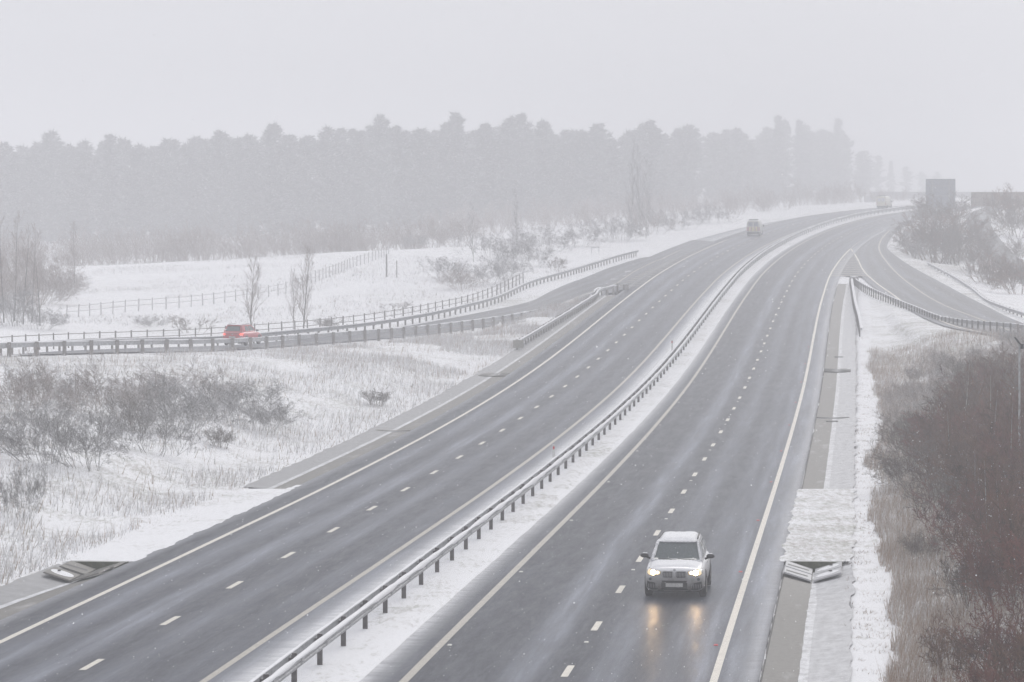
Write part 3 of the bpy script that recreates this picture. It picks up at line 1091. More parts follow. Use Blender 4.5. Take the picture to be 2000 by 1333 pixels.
# inner barrier of the merge nose, running back beside the main road from its square end plate
ib = [onmain(x, y) for x, y in ((1012, 683), (1040, 666), (1080, 641), (1120, 616), (1160, 590), (1188, 574), (1205, 571.5))]
ibt = barrier(ib, 'safety_barrier', 'short straight barrier with a square end plate where the left slip road joins', 'safety barrier', BG, (1,), 1.9, (.15, .12), .74, 'timber', -.08, 1.7)
MB().box((.0, -.05, .42), (.80, .06, .62)).build('end_plate', m_plain('pale_end_plate', (.34, .33, .29), .6, var=.2), ibt)
barrier(GB, 'safety_barrier', 'curving close-posted barrier inside the right slip road, above the brown thicket', 'safety barrier', BG, (-1,), 1.75, (.11, .12), .74, 'dark_steel', .08, 1.6)
barrier(RB, 'safety_barrier', 'barrier with white snowy rail on the outer side of the right slip road', 'safety barrier', BG, (1,), 3.2, (.11, .12), .74, 'dark_steel', -.08, 2.0)
gi = [onmain(x, y) for x, y in ((1661.5, 554), (1664.5, 577), (1669, 604), (1675.5, 629), (1681, 657))]
barrier(gi, 'safety_barrier', 'short snow-covered barrier running down the right verge from the tip of the gore', 'safety barrier', BG, (-1,), 3.2, (.11, .12), .66, 'dark_steel', .08, 2.3)
# chevron-free crash cushion at the gore tip
x, Y, z = onmain(1668, 556)
t = empty('crash_cushion', (x, Y, z), -.3, 'dark squat crash cushion at the tip of the gore before the right slip road', 'crash cushion')
MB().box((0, 0, .42), (.75, 1.6, .74), taper=.92).build('body', M['dark_steel'], t)
MB().box((0, 0, .82), (.66, 1.5, .06), taper=.9).build('snow_cap', M['snow'], t)
# snow-covered terminal where the two left barriers meet
x, Y, z = onmain(1222, 566)
t = empty('barrier_terminal', (x, Y, z), -.2, 'low barrier terminal with a cross bar at the merge nose of the left slip road', 'barrier terminal')
MB().box((0, 0, .28), (.55, .8, .55), taper=.8).build('block', M['timber'], t)
MB().box((-.05, 0, .60), (1.3, .12, .06)).build('cross_bar', M['steel'], t)
MB().box((0, 0, .58), (.5, .7, .05)).build('snow_cap', M['snow'], t)

# marker posts on the central reservation
for x, y, lab in ((1058, 913, 'white marker post by the central barrier, the nearer of two'), (1313.5, 692, 'weathered marker post by the central barrier, the farther of two')):
    w = onmain(x, y)
    Y = w[1]
    t = empty('marker_post', (float(rx(Y, -6.75)), Y, float(zr(Y))), -HEAD, lab, 'marker post', 'marker posts on the central reservation')
    MB().box((0, 0, .5), (.12, .07, 1.15)).build('post', M['marker'], t)
    MB().box((0, -.037, .92), (.085, .006, .14)).build('reflector', M['stud_r'], t)

# ------------------------------------------------------------------ timber fences
def fence(pts, label, spacing, hgt, rails, group='post and rail fences', jitter=.04, postw=.10, wood='timber'):
    p = [(a[0], a[1], gz(a[0], a[1])) for a in resample(pts, spacing)]
    base = Vector(p[0])
    t = empty('timber_fence', p[0], 0, label, 'fence', group)
    pm = MB().box((0, 0, hgt / 2 - .2), (postw, postw, hgt + .4)).box((0, 0, hgt + .02), (postw * 1.05, postw * 1.05, .035))
    me = None
    rb = MB()
    for i, q in enumerate(p):
        q = Vector(q)
        if i < 98:
            if me is None:
                po = pm.build('post', M[wood], t)
                me = po.data
            else:
                po = link(bpy.data.objects.new('post', me), t)
            po.location = q - base
            po.rotation_euler = (R.uniform(-jitter, jitter), R.uniform(-jitter, jitter), R.uniform(0, .5))
        if i:
            for hh in rails:
                a, b = Vector(p[i - 1]) - base, q - base
                a.z += hh * hgt
                b.z += hh * hgt
                rb.tube(a, b, .032, n=5)
    rb.build('rail', M[wood], t)
    return t


fence([(p[0] - .5, p[1] + d, 0) for p, d in [(q, 7.0) for q in FBs[:11]]], 'dark post fence just behind the snow-topped barrier and the red car', 2.35, 1.15, (.93, .55))
FP = [P(*a) for a in ((130, 630, 285), (240, 617, 297), (350, 607, 307), (450, 596, 318), (550, 585, 330), (610, 566, 345), (650, 545, 360), (690, 525, 378), (740, 505, 396), (762, 497, 408))]
fence(FP, 'low timber fence crossing the snowy field and climbing to the wood', 2.6, 1.2, (.9, .5), wood='hazed_timber')
for x, y, Y, h_ in ((755, 540, 350, 2.6), (775, 546, 348, 1.9)):
    X_ = (x - 1000) * Y / FPX
    t = empty('timber_pole', (X_, Y, gz(X_, Y)), 0, 'tall bare timber pole standing in the snowy field' if h_ > 2 else 'shorter thin pole in the snowy field right of the tall one', 'pole')
    MB().tube((0, 0, -.4), (0, 0, h_), .10 if h_ > 2 else .06, .08 if h_ > 2 else .05).build('shaft', M['timber'], t)
    MB().tube((0, 0, h_), (0, 0, h_ + .06), .08, .04).build('snow_cap', M['snow'], t)

# ------------------------------------------------------------------ signs, bridge, wall, pole
X0, X1, SY = 808 * 475 / FPX, 866 * 475 / FPX, 475
zt = CAMZ + 35 * SY / FPX
sx = (X0 + X1) / 2
zg = gz(sx, SY)
t = empty('direction_sign', (sx, SY, zg), 0, 'tall grey back of a road sign rising over the shrubs at the right slip road', 'road sign')
w_, hb = X1 - X0, zt - zg
MB().box((0, 0, hb - 2.2), (w_, .05, 4.4)).build('panel', M['sign'], t)
b = MB()
for k in range(6):
    b.box((0, -.065, hb - .3 - k * .76), (w_ * .97, .06, .09))
b.build('stiffener', M['steel'], t)
for k in (-1, 1):
    MB().tube((k * w_ * .28, -.17, -.6), (k * w_ * .28, -.17, hb - .15), .09, n=10).build('post', M['steel'], t)
MB().box((0, 0, hb + .03), (w_, .09, .06)).build('snow_cap', M['snow'], t)

Y = 405.0
X_ = 162.5 * Y / FPX
z_ = CAMZ - (512 - HOR) * Y / FPX
t = empty('sign_frame', (X_, Y, z_), 0, 'small open frame of grey posts beside the far end of the left slip road', 'sign frame')
for k in (-1, 1):
    MB().box((k * .48, 0, .8), (.07, .07, 2.3)).build('post', M['steel'], t)
for k in (.75, 1.9):
    MB().box((0, -.05, k), (1.03, .05, .08)).build('bar', M['steel'], t)

YW = 500.0
t = empty('parapet_wall', ((1897 - 1000) * YW / FPX, YW, gz(80, YW)), 0, 'long brown boarded parapet beyond the hillside lane at the right edge', 'parapet')
zb = t.location.z
top = CAMZ + 8 * YW / FPX - zb
L_ = 26.0
MB().box((L_ / 2, 0, top - 1.1), (L_, .3, 2.2)).build('boarding', M['brown'], t)
MB().box((L_ / 2, 0, top + .05), (L_ + .1, .42, .10)).build('coping', M['brown'], t)
MB().box((L_ / 2, .05, top / 2 - 1.3), (L_ - .2, .6, max(.5, top - 2.0))).build('plinth', M['concrete'], t)
for k in range(9):
    MB().box((.1 + k * 3.2, -.2, top - 1.1), (.16, .12, 2.15)).build('post', M['timber'], t)

YB = 820.0
t = empty('overbridge', (97, YB, 11.0), math.radians(-6), 'faint overbridge crossing the road far away, left of the big sign', 'bridge')
MB().box((34, 0, 5.7 - 4.4), (74, 9, .9)).build('deck', M['concrete'], t)
MB().box((34, -4.4, 2.2), (74, .25, .95)).build('parapet', M['steel'], t)
for k in (10, 30, 52):
    MB().box((k, 0, -.5), (1.2, 6, 3.2)).build('pier', M['concrete'], t)
MB().box((-2, 0, -.4), (5, 9, 4.0)).build('abutment', M['concrete'], t)

Y = 122.0
X_ = (1991 - 1000) * Y / FPX
zg = gz(X_, Y)
tp = CAMZ - (672 - HOR) * Y / FPX
t = empty('equipment_pole', (X_, Y, zg), 0, 'thin pole with a tilted dark panel on top in the thicket at right', 'pole')
MB().tube((0, 0, -.4), (0, 0, tp - zg), .045, .04).build('pole', M['steel'], t)
b = MB()
b.box((-.02, 0, tp - zg + .05), (.52, .36, .04))
o = b.build('panel', M['dark'], t)
dM = Matrix.Translation((-.02, 0, tp - zg + .05)) @ Matrix.Rotation(math.radians(52), 4, 'Y') @ Matrix.Translation((.02, 0, -(tp - zg + .05)))
o.data.transform(dM)
MB().box((.1, 0, tp - zg - .1), (.12, .12, .2)).build('control_box', M['dark'], t)
# ------------------------------------------------------------------ vehicles
def bake_sub(name, V, F, m, parent, levels=2):
    o = mk(name, V, F, m, None, True)
    md = o.modifiers.new('sub', 'SUBSURF')
    md.levels = md.render_levels = levels
    dg = bpy.context.evaluated_depsgraph_get()
    me = bpy.data.meshes.new_from_object(o.evaluated_get(dg))
    old = o.data
    o.modifiers.clear()
    o.data = me
    bpy.data.meshes.remove(old)
    me.name = name
    me.polygons.foreach_set('use_smooth', [True] * len(me.polygons))
    if not me.materials:
        me.materials.append(m)
    o.parent = parent
    return o, BVHTree.FromPolygons([v.co.copy() for v in me.vertices], [tuple(p.vertices) for p in me.polygons])


def loft(stations):
    """stations along y: (y, z_bottom, z_mid, z_top, hw_bottom, hw_mid, hw_top, crown)"""
    V, F = [], []
    for y, zb, zm, zt, wb, wm, wt, cr_ in stations:
        half = [(0, zb), (wb * .6, zb), (wb, zb + .03), (wm * .985, zb * .55 + zm * .45), (wm, zm), (wm * .985, zm * .45 + zt * .55), (wt, zt - .02), (wt * .62, zt + cr_ * .7), (0, zt + cr_)]
        ring = half + [(-x, z) for x, z in half[-2:0:-1]]
        V += [(x, y, z) for x, z in ring]
    k = 16
    n = len(stations)
    for i in range(n - 1):
        for j in range(k):
            F.append((i * k + j, (i + 1) * k + j, (i + 1) * k + (j + 1) % k, i * k + (j + 1) % k))
    F.append(tuple(range(k)))
    F.append(tuple(range((n - 1) * k, n * k))[::-1])
    return V, F


def densify(poly, n=28):
    pts = [Vector((p[0], p[1], 0)) for p in poly]
    pts.append(pts[0])
    L = [0]
    for a, b in zip(pts, pts[1:]):
        L.append(L[-1] + (b - a).length)
    out = []
    for i in range(n):
        s = L[-1] * i / n
        for k in range(len(L) - 1):
            if L[k] <= s <= L[k + 1]:
                out.append(pts[k].lerp(pts[k + 1], (s - L[k]) / max(1e-9, L[k + 1] - L[k])))
                break
    # keep true corners
    for p in pts[:-1]:
        j = min(range(n), key=lambda i: (out[i] - p).length)
        out[j] = p
    return [(p.x, p.y) for p in out]


def decal(name, poly, bvh, axis, m, parent, off=.006, thick=.03, hole=None, n=28, rough=None):
    """a raised panel following the body: poly given as seen along the axis ('+y' front x,z; '-y' rear; '+z' top x,y; '+x'/'-x' sides y,z)"""
    poly = densify(poly, n)
    cx, cz = sum(p[0] for p in poly) / n, sum(p[1] for p in poly) / n
    scales = [1.0, .75, .5, .25, 0.0] if hole is None else [1.0, 1 - (1 - hole) * .5, hole]
    d = {'+y': Vector((0, -1, 0)), '-y': Vector((0, 1, 0)), '+z': Vector((0, 0, -1)), '+x': Vector((-1, 0, 0)), '-x': Vector((1, 0, 0))}[axis]

    def orig(a, b):
        return {'y': Vector((a, 0, b)), 'z': Vector((a, b, 0)), 'x': Vector((0, a, b))}[axis[1]] - d * 8

    def hit(a, b):
        h = bvh.ray_cast(orig(a, b), d)
        if h[0] is None:
            h2 = bvh.find_nearest(orig(a, b) + d * 6.0)
            return h2[0]
        return h[0]
    V, F = [], []
    back = []
    for a, b in poly:
        back.append(hit(a, b) + d * thick)
    V += back
    for s in scales:
        if s == 0.0:
            V.append(hit(cx, cz) - d * off)
        else:
            for a, b in poly:
                aa, bb = cx + (a - cx) * s, cz + (b - cz) * s
                V.append(hit(aa, bb) - d * off)
    for r in range(len(scales)):
        a0 = r * n
        if scales[r] == 0.0:
            for i in range(n):
                F.append((a0 + i, a0 + (i + 1) % n, a0 + n))
        else:
            for i in range(n):
                F.append((a0 + i, a0 + (i + 1) % n, a0 + n + (i + 1) % n, a0 + n + i))
    if hole is not None:
        e = len(scales) * n
        b0 = len(V)
        for i in range(n):
            V.append(Vector(V[e + i]) + d * (thick + off))
        for i in range(n):
            F.append((e + i, e + (i + 1) % n, b0 + (i + 1) % n, b0 + i))
    return mk(name, V, F, m, parent, False)


def mirror(poly):
    return [(-a, b) for a, b in poly][::-1]


def wheel(parent, x, y, r, w, rim=True):
    s = 1 if x > 0 else -1
    t = MB().lathe([(r - .06, -w / 2), (r - .01, -w / 2 + .02), (r, -w / 2 + .05), (r, w / 2 - .05), (r - .01, w / 2 - .02), (r - .06, w / 2), (r * .66, w / 2 - .01), (r * .66, -w / 2 + .01)], (0, 0, 0), 'X', 28).build('wheel', M['rubber'], parent, True)
    t.location = (x, y, r)
    rb = MB()
    rb.lathe([(r * .66, s * (w / 2 - .01)), (r * .60, s * (w / 2 - .0)), (r * .56, s * (w / 2 - .05)), (r * .62, s * (w / 2 - .08))], (0, 0, 0), 'X', 24)
    for k in range(5):
        a = 2 * math.pi * k / 5
        rb.tube((s * (w / 2 - .04), 0, 0), (s * (w / 2 - .03), math.cos(a) * r * .6, math.sin(a) * r * .6), .045, .03, 6)
    rb.lathe([(.07, s * (w / 2 - .01)), (.0, s * (w / 2)), (.0, s * (w / 2 - .06)), (.07, s * (w / 2 - .06))], (0, 0, 0), 'X', 12)
    rb.build('rim', M['alloy'], t)
    MB().lathe([(r * .62, s * (w / 2 - .10)), (.0, s * (w / 2 - .10)), (.0, s * (w / 2 - .11)), (r * .62, s * (w / 2 - .11))], (0, 0, 0), 'X', 20).build('brake_disc', M['dark'], t)
    return t


def cabin(parent, mb, base, top, zb, zt, crown, front_bulge, paint, wins, roof_name='roof'):
    """glasshouse: base/top = (y_front, y_rear, hw_front, hw_rear); wins = {face: [(a0, a1, v0, v1, name)]}"""
    def pt(face, a, v, off=0.0):
        yf, yr = base[0] + (top[0] - base[0]) * v, base[1] + (top[1] - base[1]) * v
        wf, wr = base[2] + (top[2] - base[2]) * v, base[3] + (top[3] - base[3]) * v
        z = zb + (zt - zb) * v
        sw = .045 * math.sin(math.pi * min(1, max(0, v)))
        if face == 'front':
            return Vector((a * (wf + off * .3), yf + front_bulge * (1 - a * a) + off + sw * .4, z + off * .5))
        if face == 'rear':
            return Vector((a * (wr + off * .3), yr - front_bulge * .6 * (1 - a * a) - off - sw * .4, z + off * .3))
        s = 1 if face == 'right' else -1
        y = yf + (yr - yf) * a
        w = wf + (wr - wf) * a
        return Vector((s * (w + off + sw + .02 * math.sin(math.pi * a)), y, z + off * .2))

    def grid(face, a0, a1, v0, v1, off, na=10, nv=6, thick=.02):
        V, F = [], []
        for o_ in (off, off - thick):
            for j in range(nv + 1):
                for i in range(na + 1):
                    V.append(pt(face, a0 + (a1 - a0) * i / na, v0 + (v1 - v0) * j / nv, o_))
        n0 = (na + 1) * (nv + 1)
        for j in range(nv):
            for i in range(na):
                q = j * (na + 1) + i
                F.append((q, q + 1, q + na + 2, q + na + 1))
        ring = [i for i in range(na + 1)] + [j * (na + 1) + na for j in range(1, nv + 1)] + [nv * (na + 1) + i for i in range(na - 1, -1, -1)] + [j * (na + 1) for j in range(nv - 1, 0, -1)]
        for a, b in zip(ring, ring[1:] + ring[:1]):
            F.append((a, b, b + n0, a + n0))
        return V, F
    b = MB()
    for face in ('front', 'rear', 'left', 'right'):
        a0, a1 = (-1, 1) if face in ('front', 'rear') else (0, 1)
        b.add(*grid(face, a0, a1, -.15, 1.0, 0, thick=.05))
    # roof skin
    V, F = [], []
    n, m_ = 10, 12
    for j in range(m_ + 1):
        v = j / m_
        yy = top[0] + (top[1] - top[0]) * v
        w = top[2] + (top[3] - top[2]) * v + .02 * math.sin(math.pi * v)
        for i in range(n + 1):
            a = -1 + 2 * i / n
            yb = front_bulge * (1 - a * a) * (1 - v) - front_bulge * .6 * (1 - a * a) * v
            V.append((a * w, yy + yb, zt + crown * (1 - a ** 4) * (1 - (2 * v - 1) ** 4) + .0))
    for j in range(m_):
        for i in range(n):
            q = j * (n + 1) + i
            F.append((q, q + 1, q + n + 2, q + n + 1))
    b.add(V, F)
    cab = b.build('cabin', paint, parent, True)
    roofV, roofF = V, F
    for face, lst in wins.items():
        for a0, a1, v0, v1, nm in lst:
            mk(nm, *grid(face, a0, a1, v0, v1, .007), M['glass'], parent, True)
    bv = BVHTree.FromPolygons([Vector(v) for v in roofV], roofF)
    return cab, bv, pt


def rough_poly(x0, x1, y0, y1, seed, amp=.04, n=36):
    pts = []
    q = [(x0, y0), (x1, y0), (x1, y1), (x0, y1)]
    d = densify(q, n)
    for i, (a, b) in enumerate(d):
        pts.append((a + amp * noise.noise(Vector((i * .9, seed, 0))), b + amp * noise.noise(Vector((i * .9, seed, 5)))))
    return pts


def snow_slab(name, bvh, poly, h, parent, seed=0, nx=22, ny=14):
    """a layer of snow lying on a body panel, thinning to its uneven edge"""
    xs, ys_ = [p[0] for p in poly], [p[1] for p in poly]
    x0, x1, y0, y1 = min(xs), max(xs), min(ys_), max(ys_)
    V, F = [], []
    for j in range(ny + 1):
        for i in range(nx + 1):
            a, c = i / nx, j / ny
            e = min(a, 1 - a, c, 1 - c)
            wob = .03 * noise.noise(Vector((i * .7, j * .7, seed)))
            x = x0 + (x1 - x0) * a + (wob if 0 < i < nx else wob * 1.2)
            y = y0 + (y1 - y0) * c + .04 * noise.noise(Vector((i * .6, j * .9, seed + 9)))
            hh = bvh.ray_cast(Vector((x, y, 9)), Vector((0, 0, -1)))
            z = hh[0].z if hh[0] is not None else (V[-1][2] if V else 0)
            t = h * min(1, e * 9) * (1 + .5 * noise.noise(Vector((x * 4, y * 4, seed + 2)))) - .004
            V.append((x, y, z + t))
    for j in range(ny):
        for i in range(nx):
            q = j * (nx + 1) + i
            F.append((q, q + 1, q + nx + 2, q + nx + 1))
    return mk(name, V, F, M['snow'], parent, True)


def make_suv():
    Y = 98.7
    t = empty('suv_car', (float(rx(Y, 1.86)), Y, float(zr(Y)) + .004), 0, 'white snow-covered off-road car with headlights on, driving towards the viewer', 'car')
    # local frame: +y is the car's front; it drives towards the camera
    t.rotation_euler = (0, 0, math.pi - HEAD)
    st = [(2.33, .36, .56, .80, .62, .70, .60, .01), (2.27, .27, .55, .90, .80, .84, .72, .02), (2.12, .23, .58, .965, .87, .915, .80, .025), (1.85, .23, .62, .995, .89, .935, .84, .035),
          (1.35, .24, .64, 1.035, .89, .94, .85, .04), (.95, .25, .66, 1.07, .88, .94, .85, .03), (.3, .25, .68, 1.07, .87, .935, .86, .0), (-.9, .25, .7, 1.07, .87, .94, .86, .0),
          (-1.7, .26, .72, 1.08, .87, .935, .86, .0), (-2.15, .32, .74, 1.08, .82, .90, .82, .0), (-2.32, .42, .74, 1.02, .70, .80, .70, .0)]
    body, bv = bake_sub('body', *loft(st), M['silver'], t)
    wins = {'front': [(-.90, .90, .04, .93, 'windscreen')], 'rear': [(-.85, .85, .12, .9, 'rear_window')],
            'left': [(.12, .46, .08, .86, 'side_window'), (.50, .78, .08, .86, 'side_window'), (.81, .93, .15, .82, 'side_window')],
            'right': [(.12, .46, .08, .86, 'side_window'), (.50, .78, .08, .86, 'side_window'), (.81, .93, .15, .82, 'side_window')]}
    cab, rv, pt = cabin(t, None, (1.06, -2.16, .80, .78), (.24, -1.80, .64, .60), 1.06, 1.60, .05, .14, M['silver'], wins)
    # snow: bonnet, roof, screen pillars and the foot of the windscreen
    snow_slab('bonnet_snow', bv, [(-.74, 1.12), (.76, 2.10)], .035, body, 3)
    snow_slab('bonnet_snow', bv, [(.79, 1.10), (.90, 1.95)], .014, body, 4, 4, 10)
    snow_slab('roof_snow', rv, [(-.60, -1.72), (.62, .34)], .07, cab, 5)
    for s in (-1, 1):
        mb = MB()
        for k in range(9):
            v0 = .02 + k * .105
            a = pt('front', s * .965, v0, .012)
            b = pt('front', s * .955, v0 + .10, .012)
            w = (.030 + .020 * R.random()) * (1.35 if s > 0 else .6)
            mb.tube(a, b, w, w * .9, 7)
        mb.build('pillar_snow', M['snow'], cab, True)
    mb = MB()
    for k in range(13):
        a = -.9 + k * .145
        p = pt('front', a, .01, .02)
        q = pt('front', a + .13, .01, .02)
        mb.tube(p, q, .022 + .02 * R.random() * (1.6 if abs(a + .15) < .25 else .7), .018, 6)
    mb.build('screen_snow', M['snow'], cab, True)
    mb = MB()
    for k in range(9):
        a = -.85 + k * .2
        p = pt('front', a, .95, .01)
        q = pt('front', a + .17, .94, .01)
        mb.tube(p, q, .012 + .025 * R.random(), .012, 6)
    mb.build('screen_snow', M['snow'], cab, True)
    for a0, a1, v1 in ((-.75, -.05, .10), (.0, .72, .11)):
        MB().tube(pt('front', a0, .035, .035), pt('front', a1, v1, .03), .013, .008, 6).build('wiper', M['dark'], t)
    # roof rails
    for s in (-1, 1):
        MB().tube((s * .61, .10, 1.66), (s * .58, -1.65, 1.66), .022, n=8).build('roof_rail', M['dark'], cab)
    # front details
    hl = [(-.86, .80), (-.80, .745), (-.60, .745), (-.43, .775), (-.41, .86), (-.62, .905), (-.80, .945), (-.87, .92)]
    for s in (1, -1):
        P_ = hl if s > 0 else mirror(hl)
        h = decal('headlight', P_, bv, '+y', M['lens'], t, .014, .05)
        for (cx, r_, m_) in ((-.66, .068, 'beam'), (-.52, .045, 'drl')):
            c = [(s * cx + r_ * math.cos(a * math.pi / 8), .83 + r_ * math.sin(a * math.pi / 8)) for a in range(16)]
            decal('lamp', c, bv, '+y', M[m_], h, .022, .02, n=16)
        decal('headlight_rim', P_, bv, '+y', M['dark'], h, .018, .03, hole=.93)
        f = [(s * -.745 + .062 * math.cos(a * math.pi / 10), .63 + .062 * math.sin(a * math.pi / 10)) for a in range(20)]
        fl = decal('fog_light', f, bv, '+y', M['glass'], t, .012, .03, n=20)
        decal('ring', f, bv, '+y', M['chrome'], fl, .018, .02, hole=.78, n=20)
        k = [(-.385, .70), (-.33, .665), (-.07, .655), (-.025, .70), (-.02, .84), (-.06, .875), (-.35, .875), (-.395, .83)]
        k = k if s > 0 else mirror(k)
        g = decal('grille', k, bv, '+y', M['dark'], t, .010, .03)
        decal('grille_frame', k, bv, '+y', M['chrome'], g, .030, .03, hole=.86)
        for j in range(7):
            x = -.345 + j * .047
            x = x if s > 0 else -x
            decal('grille_bar', [(x - .009, .685), (x + .009, .685), (x + .009, .855), (x - .009, .855)], bv, '+y', M['chrome'], g, .024, .02, n=8)
        si = [(-.85, .36), (-.80, .30), (-.60, .285), (-.50, .31), (-.55, .40), (-.60, .52), (-.84, .56)]
        si = si if s > 0 else mirror(si)
        sd_ = decal('side_intake', si, bv, '+y', M['dark'], t, .008, .03)
        for j in range(6):
            x = (-.80 + j * .052) * s
            decal('intake_bar', [(x - .007, .33), (x + .007, .33), (x + .007, .50), (x - .007, .50)], bv, '+y', M['chrome'], sd_, .016, .02, n=8)
        li = [(-.86, .33), (-.80, .27), (-.60, .245), (-.50, .275), (-.50, .305), (-.60, .28), (-.79, .305), (-.85, .36)]
        li = li if s > 0 else mirror(li)
        decal('bumper_trim', li, bv, '+y', M['chrome'], t, .022, .03)
        # mirrors
        m1 = MB()
        V0 = []
        for i in range(9):
            th = math.pi * i / 8
            for j in range(12):
                ph = 2 * math.pi * j / 12
                V0.append((s * 1.035 + .135 * math.sin(th) * math.cos(ph), .66 + .085 * math.cos(th), 1.16 + .085 * math.sin(th) * math.sin(ph) * (1.0 if math.sin(ph) > 0 else .8)))
        F0 = [(i * 12 + j, i * 12 + (j + 1) % 12, (i + 1) * 12 + (j + 1) % 12, (i + 1) * 12 + j) for i in range(8) for j in range(12)]
        m1.add(V0, F0)
        m1.tube((s * .86, .68, 1.08), (s * .96, .67, 1.12), .035, .03, 8)
        mr_ = m1.build('wing_mirror', M['dark'], t, True)
        MB().box((s * 1.02, .66, 1.246), (.16, .10, .016), taper=.7).build('mirror_snow', M['snow'], mr_)
    decal('air_slot', [(-.40, .585), (.40, .585), (.36, .525), (-.36, .525)][::-1], bv, '+y', M['dark'], t, .006, .03)
    decal('lower_intake', [(-.42, .295), (.42, .295), (.38, .385), (-.38, .385)], bv, '+y', M['dark'], t, .008, .03)
    decal('bumper_trim', [(-.43, .235), (.43, .235), (.45, .285), (-.45, .285)], bv, '+y', M['chrome'], t, .022, .03)
    b = MB()
    b.box((0, 2.375, .455), (.53, .02, .115))
    b.build('number_plate', M['plate'], t)
    MB().box((0, 2.352, .455), (.80, .03, .15)).build('plate_backing', M['dark'], t)
    decal('bonnet_badge', [(.042 * math.cos(a * math.pi / 8), .905 + .036 * math.sin(a * math.pi / 8)) for a in range(16)], bv, '+y', M['chrome'], body, .012, .03, n=16)
    # sills, arches, wheels, rear lamps, underbody
    for s, ax in ((1, '+x'), (-1, '-x')):
        for yw in (1.42, -1.39):
            arch = [(yw + .46 * math.cos(a * math.pi / 14), .40 + .45 * math.sin(a * math.pi / 14)) for a in range(15)] + [(yw - .46, .27), (yw + .46, .27)]
            decal('wheel_arch', arch, bv, ax, M['dark'], t, .008, .05, n=40)  # dark disc painted in place of the shaded wheel opening
            wheel(t, s * .84, yw, .365, .235)
        decal('sill', [(.93, .27), (-.92, .27), (-.92, .40), (.93, .40)], bv, ax, M['dark'], t, .012, .03)
        for y0, y1 in ((.88, -.08), (-.12, -1.02)):
            decal('door', [(y0, .44), (y1, .44), (y1, 1.02), (y0, 1.02)], bv, ax, M['silver'], t, .006, .01)
            decal('door_handle', [(y1 + .10, .92), (y1 + .30, .92), (y1 + .30, .95), (y1 + .10, .95)], bv, ax, M['chrome'], t, .03, .03, n=8)
    tl = [(-.86, .86), (-.86, 1.0), (-.55, 1.0), (-.5, .88)]
    for s in (1, -1):
        decal('rear_light', tl if s > 0 else mirror(tl), bv, '-y', M['chev_red'], t, .012, .03)
    MB().box((0, .1, .30), (1.5, 4.1, .16)).build('underbody', M['dark'], t)
    return t


suv = make_suv()


